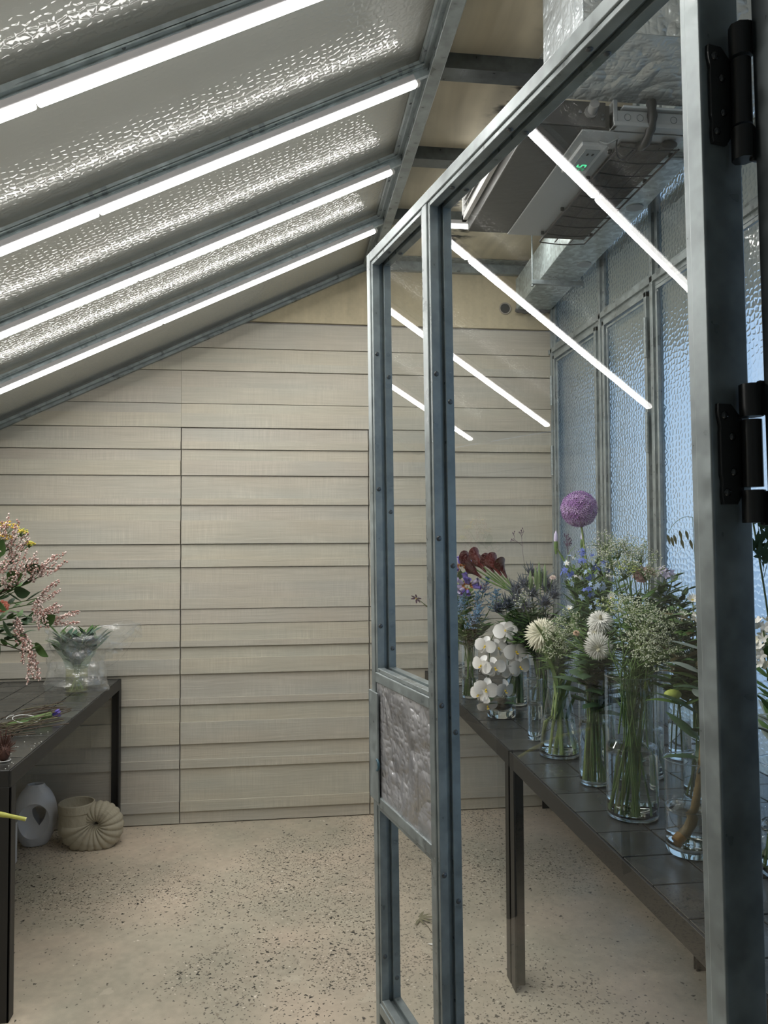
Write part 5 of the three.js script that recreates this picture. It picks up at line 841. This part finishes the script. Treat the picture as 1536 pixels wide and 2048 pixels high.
{ // bagged bouquet
  const R = rng(31), cx = -0.972, cz = -3.745;
  const c = thing('glass_tumbler', 'small glass tumbler of yellowish water inside the plastic bag', 'glass', [cx, TY + 0.001, cz]);
  part('glass_wall', lathe([[0.048, 0.003], [0.049, 0.11]], 36), phy({ color: lin(0.88, 0.90, 0.70), transmission: 0.95, thickness: 0, roughness: 0.02, ior: 1.75 }), c); part('rim', place(new THREE.TorusGeometry(0.049, 0.0018, 6, 40), 0, 0.11, 0, Math.PI / 2), VG.base, c); part('water', [lathe([[0.0002, 0.004], [0.046, 0.004]], 30), place(new THREE.CircleGeometry(0.046, 30), 0, 0.075, 0, -Math.PI / 2)], phy({ color: lin(0.78, 0.74, 0.36), transmission: 0.8, thickness: 0, roughness: 0.05, ior: 1.33 }), c);
  const stems = []; for (let i = 0; i < 18; i++) { const a = R() * 6.28, q = 0.035 * Math.sqrt(R()), a2 = R() * 6.28, q2 = 0.115 * Math.sqrt(R()), top = V(cx + Math.cos(a2) * q2, TY + 0.20 + R() * 0.075, cz + Math.sin(a2) * q2 * 0.7);
    stems.push(bloomParts(R, V(cx + Math.cos(a) * q, TY + 0.008, cz + Math.sin(a) * q), V(cx - Math.cos(a) * 0.012, TY + 0.11, cz - Math.sin(a) * 0.012), top, { r: 0.0026, stemMat: FM.stemPale, leaves: 12, leafLen: 0.075, leafWid: 0.03, leafMat: i % 2 ? G(0.06, 0.13, 0.085) : FM.leaf, leafSpan: [0.5, 1], leafUp: 0.5 })); }
  greenery('leaf_bouquet', 'bunch of green leaves standing in the bagged tumbler', 'bouquet', [cx, TY + 0.008, cz], stems, null);
  // crinkled clear wrap
  const film = phy({ color: lin(0.96, 0.97, 0.97), transmission: 0.90, thickness: 0, roughness: 0.12, ior: 1.75, bumpMap: crumple, bumpScale: 0.025 });
  const bag = thing('plastic_bag', 'crumpled clear plastic bag round the small green bouquet', 'bag', [cx, TY + 0.002, cz]);
  { const N = 72, K = 30, pos = [], idx = [], uv = [], q = rng(8);
    for (let j = 0; j <= K; j++) { const t = j / K; for (let i = 0; i <= N; i++) {
      const a = i / N * 6.2832, ca = Math.cos(a), sa = Math.sin(a); const wob = 0.30 * (fbm(i / N, t * 0.9 + 0.05, 9, 6, 3, 201) - 0.5) + 0.22 * (Math.abs(vn(i / N * 18, t * 7, 18, 8, 205) - 0.5) * 2 - 0.5);
      const sx = t < 0.45 ? 0.145 - 0.06 * t : 0.118 + 0.05 * Math.max(0, t - 0.55), base = Math.min(1, 0.82 + t * 1.4); let r = sx * base * (1 + wob * (0.4 + 0.6 * t));
      let x = r * ca * 1.05, y = 0.285 * t + 0.016 * (fbm(i / N, t, 6, 6, 2, 207) - 0.5) * t, z = r * sa * 0.72; if (ca > 0.5 && t > 0.6) { x += (t - 0.6) * 0.36 * (ca - 0.5) * 2; y += (t - 0.6) * 0.05 * ca; }
      if (t < 0.15) { const b = 1 - t / 0.15; x += b * 0.02 * Math.cos(a * 3); }
      pos.push(x, Math.max(0.0015, y), z); uv.push(i / N * 0.8, t * 0.35); if (i && j) { const k = j * (N + 1) + i; idx.push(k, k - 1, k - N - 2, k, k - N - 2, k - N - 1); } } }
    const g = new THREE.BufferGeometry(); g.setAttribute('position', new THREE.Float32BufferAttribute(pos, 3)); g.setAttribute('uv', new THREE.Float32BufferAttribute(uv, 2)); g.setIndex(idx); const f = toCreasedNormals(g, 0.25); part('film', f, film, bag);
    // stiff corner standing up to the right
    const w = [], wi = [], wu = []; for (let j = 0; j <= 8; j++) for (let i = 0; i <= 10; i++) { const u = i / 10, v = j / 8; const x = 0.06 + 0.225 * u, y = 0.245 + 0.075 * Math.sin(u * 2.2) * (1 - v) + (0.02 - 0.14 * (1 - u * 0.3)) * v + 0.008 * (q() - 0.5), z = 0.03 * Math.sin(u * 3 + v * 4) + 0.012 * (q() - 0.5) - 0.02; w.push(x, y, z); wu.push(u * 0.25, v * 0.15); if (i && j) { const k = j * 11 + i; if (u + v * 1.05 < 1.55) wi.push(k, k - 1, k - 12, k, k - 12, k - 11); } }
    const h = new THREE.BufferGeometry(); h.setAttribute('position', new THREE.Float32BufferAttribute(w, 3)); h.setAttribute('uv', new THREE.Float32BufferAttribute(wu, 2)); h.setIndex(wi); part('film', toCreasedNormals(h, 0.2), film, bag);
    part('fold_line', [tube([V(0.285, 0.30, -0.01), V(0.26, 0.24, 0), V(0.19, 0.14, 0.01), V(0.125, 0.10, 0.02)], 0.0006, 4, 14), tube([V(0.285, 0.30, -0.01), V(0.20, 0.318, -0.01), V(0.10, 0.285, 0)], 0.0007, 4, 12)], film, bag); }
  // green foil-like inner wrap
  const wrap = thing('green_wrap', 'shiny crinkled clear wrap round the bouquet leaves', 'wrap', [cx, TY + 0.11, cz]);
  { const N = 60, K = 14, pos = [], idx = [], uv = []; for (let j = 0; j <= K; j++) { const t = j / K; for (let i = 0; i <= N; i++) { const a = i / N * 6.2832, r = (0.046 + 0.068 * Math.pow(t, 1.1)) * (1 + 0.16 * (Math.abs(vn(i / N * 16, t * 6, 16, 8, 225) - 0.5) * 2 - 0.5)); pos.push(r * Math.cos(a) * 1.02, t * 0.125 + 0.006 * Math.sin(a * 5) * t, r * Math.sin(a) * 0.85); uv.push(i / N * 0.5, t * 0.12); if (i && j) { const k = j * (N + 1) + i; idx.push(k, k - 1, k - N - 2, k, k - N - 2, k - N - 1); } } }
    const g = new THREE.BufferGeometry(); g.setAttribute('position', new THREE.Float32BufferAttribute(pos, 3)); g.setAttribute('uv', new THREE.Float32BufferAttribute(uv, 2)); g.setIndex(idx);
    part('film', toCreasedNormals(g, 0.2), phy({ color: lin(0.75, 0.88, 0.80), transmission: 0.88, thickness: 0, roughness: 0.1, ior: 2.0, bumpMap: crumple, bumpScale: 0.05 }), wrap); }
}
{ // odds and ends on the left table
  const R = rng(64);
  const tw = []; for (let i = 0; i < 34; i++) { const x = -1.08 + R() * 0.13 + i * 0.002, z = -3.30 + R() * 0.42, L = 0.10 + R() * 0.13, a = 0.6 + (R() - 0.5) * 1.3, y = 0.757 + (i % 7) * 0.005, e = V(Math.cos(a) * L, 0.004 + R() * 0.014, -Math.sin(a) * L).multiplyScalar(0.5); tw.push([['stem', tube([V(x - e.x, y, z - e.z), V(x + (R() - 0.5) * 0.02, y + 0.004, z + (R() - 0.5) * 0.02), V(x + e.x, y + e.y, z + e.z)], 0.0018, 5, 8), i % 3 ? FM.twig : G(0.13, 0.12, 0.06)], ['side_shoot', tube([V(x, y + 0.003, z), V(x + 0.015, y + 0.014, z - 0.022)], 0.001, 4, 2), FM.twig]]); }
  greenery('twig_heap', 'heap of thin dry brown twigs on the left table', 'twigs', [-1.0, 0.757, -3.1], tw);
  const tf = thing('dried_tuft', 'brown dried seed tuft at the table edge', 'seed head', [-0.895, 0.7525, -2.60]); { const L = []; for (let i = 0; i < 170; i++) { const d = sph(R, -0.1), q = 0.03 + R() * 0.02; L.push(tube([V(0, 0.03, 0), V(d.x * q * 0.8, 0.03 + d.y * q * 1.5, d.z * q)], 0.0008, 3, 1)); } part('bristle', mg(L), FM.brown, tf); part('core', place(new THREE.SphereGeometry(0.02, 10, 8), 0, 0.028, 0, 0, 0, 0, [1, 1.4, 1]), FM.brown, tf); part('ring', place(new THREE.TorusGeometry(0.02, 0.0016, 6, 20), 0, 0.003, 0, Math.PI / 2), FM.whiteWire || M.whitePlastic, tf); }
  const ib = thing('iris_bud', 'cut iris bud with violet tip lying on the left table', 'flower', [-0.915, 0.762, -3.14]);
  { const a = V(-0.125, 0.004, 0.10), b = V(0.0, 0.012, -0.015), e = V(0.028, 0.014, -0.035); part('stem', tube([a, b], (q) => 0.005 + 0.008 * q, 10, 10), FM.leafMid, ib); const p = []; for (let i = 0; i < 9; i++) { const g = leafGeo(0.034, 0.012, { bend: 0.3 * (R() - 0.3), prof: 'petal', seg: 5, cup: 0.4 }); g.rotateX(0.35); g.rotateY(i * 0.7); p.push(orient(g, b.clone().lerp(e, 0.1), e)); } part('petal', mg(p), FM.blueViolet, ib); const g = leafGeo(0.12, 0.02, { bend: -0.15, prof: 'blade', seg: 6, cup: 0.3 }); part('leaf', orient(g, V(-0.12, 0.008, 0.09), V(0, 0.018, 0.02)), FM.leaf, ib); part('petal', orient(leafGeo(0.07, 0.012, { bend: 0.1, prof: 'leaf', seg: 5, cup: 0.4 }), V(-0.055, 0.004, 0.03), V(0.02, 0.012, -0.02)), FM.white, ib); }
  const wl = thing('wire_loop', 'white florist wire curled in loops round the iris bud', 'wire', [-1.0, 0.756, -3.09]);
  { const pts = []; for (let i = 0; i <= 40; i++) { const q = i / 40, a = q * 9.5 + 2.6, r = 0.052 - 0.012 * q; pts.push(V(r * Math.cos(a) + 0.02 * q, 0.004 + 0.02 * Math.pow(Math.sin(a * 0.5), 2) + 0.006, r * 1.25 * Math.sin(a))); } pts.push(V(0.07, 0.022, -0.05), V(0.115, 0.025, -0.09), V(0.125, 0.024, -0.115), V(0.10, 0.02, -0.10), V(0.03, 0.014, -0.02)); part('wire', tube(pts, 0.0016, 5, 160), std({ color: lin(0.78, 0.78, 0.76), roughness: 0.35 }), wl); }
  for (const [x, z] of [[-0.884, -2.935], [-0.868, -2.962], [-0.927, -2.92], [-0.906, -2.828], [-0.915, -2.77], [-0.906, -2.763], [-0.863, -2.802], [-0.855, -2.767], [-0.852, -2.729], [-0.851, -2.805], [-0.849, -2.823], [-0.881, -2.604], [-0.858, -2.535], [-0.853, -2.561], [-0.862, -2.575], [-0.857, -2.505], [-0.899, -2.676]]) { const t = thing('petal_crumb', 'tiny white fallen petal crumb on the left table edge', 'petal', [x, TY + 0.0005, z], 'fallen petal crumbs'); part('petal', bit(0.0026, 0, 0.0018, 0, 0.6), FM.white, t); }
  const cs = thing('cut_stalk', 'thick yellow green cut stem poking in from the left', 'stem', [-0.735, 0.665, -2.30]); part('stem', tube([V(-0.34, 0.055, 0.02), V(-0.17, 0.045, 0.01), V(-0.06, 0.02, 0), V(0.004, 0.004, 0)], (q) => 0.0055 + 0.002 * Math.exp(-Math.pow((q - 0.8) / 0.05, 2)), 9, 40), G(0.40, 0.40, 0.08), cs); part('cut_face', orient(cyl(0.0052, 0.002, 0, 0, 0, 10), V(0.004, 0.004, 0), V(0.02, -0.001, 0)), G(0.62, 0.60, 0.30), cs);
}
{ // pots under the left table
  const glaze = std({ color: lin(0.66, 0.67, 0.70), roughness: 0.28 });
  const w = thing('hollow_vase', 'white ceramic vase with a teardrop hole under the left table', 'vase', [-1.20, 0, -3.915]);
  { const prof = [[0.0001, 0], [0.045, 0], [0.062, 0.012], [0.085, 0.06], [0.097, 0.115], [0.098, 0.15], [0.088, 0.205], [0.066, 0.25], [0.046, 0.273], [0.040, 0.284], [0.036, 0.286], [0.032, 0.280], [0.030, 0.25], [0.0001, 0.22]];
    const body = new THREE.LatheGeometry(new THREE.SplineCurve(prof.map(p => new THREE.Vector2(...p))).getPoints(60).map(p => new THREE.Vector2(Math.max(0.0001, p.x), p.y)), 56); body.scale(1, 1, 0.72);
    const A = new Brush(mergeVertices(body)); A.updateMatrixWorld();
    const sc = new THREE.SphereGeometry(1, 40, 28); sc.scale(0.080, 0.088, 0.056); sc.translate(-0.004, 0.125, 0.078); const Bq = new Brush(sc); Bq.updateMatrixWorld();
    const sh = new THREE.Shape(); sh.moveTo(0, -0.045); sh.bezierCurveTo(0.012, -0.03, 0.03, -0.005, 0.027, 0.022); sh.bezierCurveTo(0.022, 0.044, -0.022, 0.044, -0.027, 0.022); sh.bezierCurveTo(-0.03, -0.005, -0.012, -0.03, 0, -0.045);
    const hg = new THREE.ExtrudeGeometry(sh, { depth: 0.3, bevelEnabled: false, curveSegments: 16 }); hg.scale(1.15, 1.15, 1); hg.translate(0.020, 0.148, -0.15); const C = new Brush(hg); C.updateMatrixWorld();
    const ev = new Evaluator(); ev.attributes = ['position', 'normal']; const r1 = ev.evaluate(A, Bq, SUBTRACTION), r2 = ev.evaluate(r1, C, SUBTRACTION); const g = r2.geometry; g.clearGroups(); g.deleteAttribute('normal'); part('body', toCreasedNormals(g, 0.6), glaze, w); w.rotation.y = 0.18; }
  const c2 = thing('white_cylinder', 'plain white cylinder vase behind the left table leg', 'vase', [-1.262, 0, -3.70]); part('body', lathe([[0.0002, 0.002], [0.045, 0], [0.048, 0.004], [0.048, 0.178], [0.046, 0.182], [0.043, 0.178], [0.043, 0.02], [0.0002, 0.02]], 36), std({ color: lin(0.62, 0.63, 0.65), roughness: 0.45 }), c2);
  const clay = std({ color: lin(0.40, 0.36, 0.27), roughness: 0.85, bumpMap: stucco, bumpScale: 0.003 });
  const s = thing('shell_pot', 'sandy ammonite-shaped stoneware pot under the left table', 'pot', [-0.955, 0, -3.875]);
  { const NT = 320, NR = 40, pos = [], idx = [], uv = [], C = V(0.055, 0.112, 0.012); let ring = 0;
    const turn = 1.75, centre = (t) => { const a = Math.PI + (1 - Math.min(1, t)) * 6.2832 * turn, r = 0.098 * Math.exp(-1.55 * (1 - Math.min(1, t))); const p = V(C.x + r * Math.cos(a), C.y + r * Math.sin(a), C.z + 0.02 * (1 - Math.min(1, t))); if (t > 1) p.y += (t - 1) * 0.55; return p; };
    const rad = (t) => { const k = Math.min(1, t); let r = 0.088 * Math.exp(-1.45 * (1 - k)) ; const rib = Math.pow(Math.abs(Math.sin(k * 6.2832 * turn * 10)), 0.7); r *= 0.90 + 0.12 * rib * (t > 1.0 ? Math.max(0, 1 - (t - 1.0) / 0.07) : 1); if (t > 1.1) r *= 1.04; return r; };
    const addRing = (p, ex, ey, r, v) => { for (let i = 0; i <= NR; i++) { const a = i / NR * 6.2832; const q = p.clone().addScaledVector(ex, r * Math.cos(a)).addScaledVector(ey, r * Math.sin(a)); pos.push(q.x, Math.max(0.0005, q.y), q.z); uv.push(i / NR * 0.4, v * 0.5); if (i && ring) { const k = ring * (NR + 1) + i; idx.push(k, k - 1, k - NR - 2, k, k - NR - 2, k - NR - 1); } } ring++; };
    const tmax = 1.17; let last; for (let i = 0; i <= NT; i++) { const t = 0.12 + (tmax - 0.12) * i / NT, p = centre(t), n = centre(t + 0.004).sub(p).normalize(), ey = V(0, 0, 1), ex = n.clone().cross(ey).normalize(); addRing(p, ex, ey, rad(t), t); last = [p, ex, ey, rad(t)]; }
    const [p, ex, ey, r] = last; addRing(p.clone().add(V(0, 0.004, 0)), ex, ey, r * 0.95, 1.2); addRing(p.clone(), ex, ey, r * 0.9, 1.21); addRing(p.clone().add(V(0, -0.06, 0)), ex, ey, r * 0.86, 1.3); addRing(p.clone().add(V(0.01, -0.10, 0)), ex, ey, 0.001, 1.4);
    const g = new THREE.BufferGeometry(); g.setAttribute('position', new THREE.Float32BufferAttribute(pos, 3)); g.setAttribute('uv', new THREE.Float32BufferAttribute(uv, 2)); g.setIndex(idx); g.computeVertexNormals(); part('body', g, clay, s); s.rotation.y = -0.05; }
}
{ // fallen bits on the floor behind the door
  const R = rng(12), d = thing('fallen_sprig', 'withered olive leaf sprig fallen on the floor behind the door', 'leaf', [0.496, 0.001, -2.95]);
  for (let i = 0; i < 6; i++) { const g = leafGeo(0.05 + R() * 0.03, 0.012, { bend: 0.6, seg: 6, cup: 0.3 }); g.rotateX(1.2); g.rotateY(-0.4 + i * 0.6); g.translate(0, 0.003 + i * 0.001, 0); part('leaf', g, G(0.17, 0.16, 0.09), d); } part('stem', tube([V(0, 0.003, 0), V(0.02, 0.004, 0.06), V(0.03, 0.003, 0.12)], 0.0012, 5, 8), FM.twig, d);
  const p = thing('fallen_petal', 'curled white fallen petal on the floor behind the door', 'petal', [0.494, 0.001, -2.765]); const g = leafGeo(0.05, 0.016, { bend: 1.2, prof: 'petal', seg: 7, cup: 0.5 }); g.rotateX(1.1); g.rotateY(1.4); g.translate(0, 0.003, 0); part('petal', g, FM.white, p);
}
// tell look-alike flowers apart by their order in the picture
{
  const ORD = ['leftmost', 'second from the left', 'third from the left', 'fourth from the left', 'fifth from the left', 'sixth from the left', 'seventh from the left', 'eighth from the left', 'ninth from the left', 'tenth from the left', 'eleventh from the left', 'twelfth from the left', 'thirteenth from the left', 'fourteenth from the left'];
  camera.updateMatrixWorld(); camera.updateProjectionMatrix();
  const by = new Map(); for (const o of scene.children) if (o.userData && ['sea holly thistles', 'white lace umbels in the big vase', 'blue star sprays', 'airy umbels', 'sky blue plumes', 'dark red calla lilies', 'white asters by the hinge stile', 'white flowers right of the hinge stile', 'frothy sprays beside the chrysanthemum'].includes(o.userData.group)) { if (!by.has(o.userData.group)) by.set(o.userData.group, []); by.get(o.userData.group).push(o); }
  const W = { 'sea holly thistles': 'dark blue spiky sea holly head', 'white lace umbels in the big vase': 'white lace umbel over the big vase', 'blue star sprays': 'small blue star flower spray', 'airy umbels': 'airy green white umbel', 'sky blue plumes': 'sky blue astilbe plume behind the orchid', 'dark red calla lilies': 'dark red calla lily', 'white asters by the hinge stile': 'white aster by the hinge stile', 'white flowers right of the hinge stile': 'white cluster right of the hinge stile', 'frothy sprays beside the chrysanthemum': 'frothy spray beside the chrysanthemum' };
  for (const [g, list] of by) { const k = list.map(o => { const h = o.children[1] || o.children[0], b = new THREE.Box3().setFromObject(h).getCenter(V(0, 0, 0)); return [b.project(camera).x, o]; }).sort((a, b) => a[0] - b[0]); k.forEach(([, o], i) => { o.userData.label = W[g] + ', ' + ORD[i]; }); }
}

renderer.render(scene, camera);
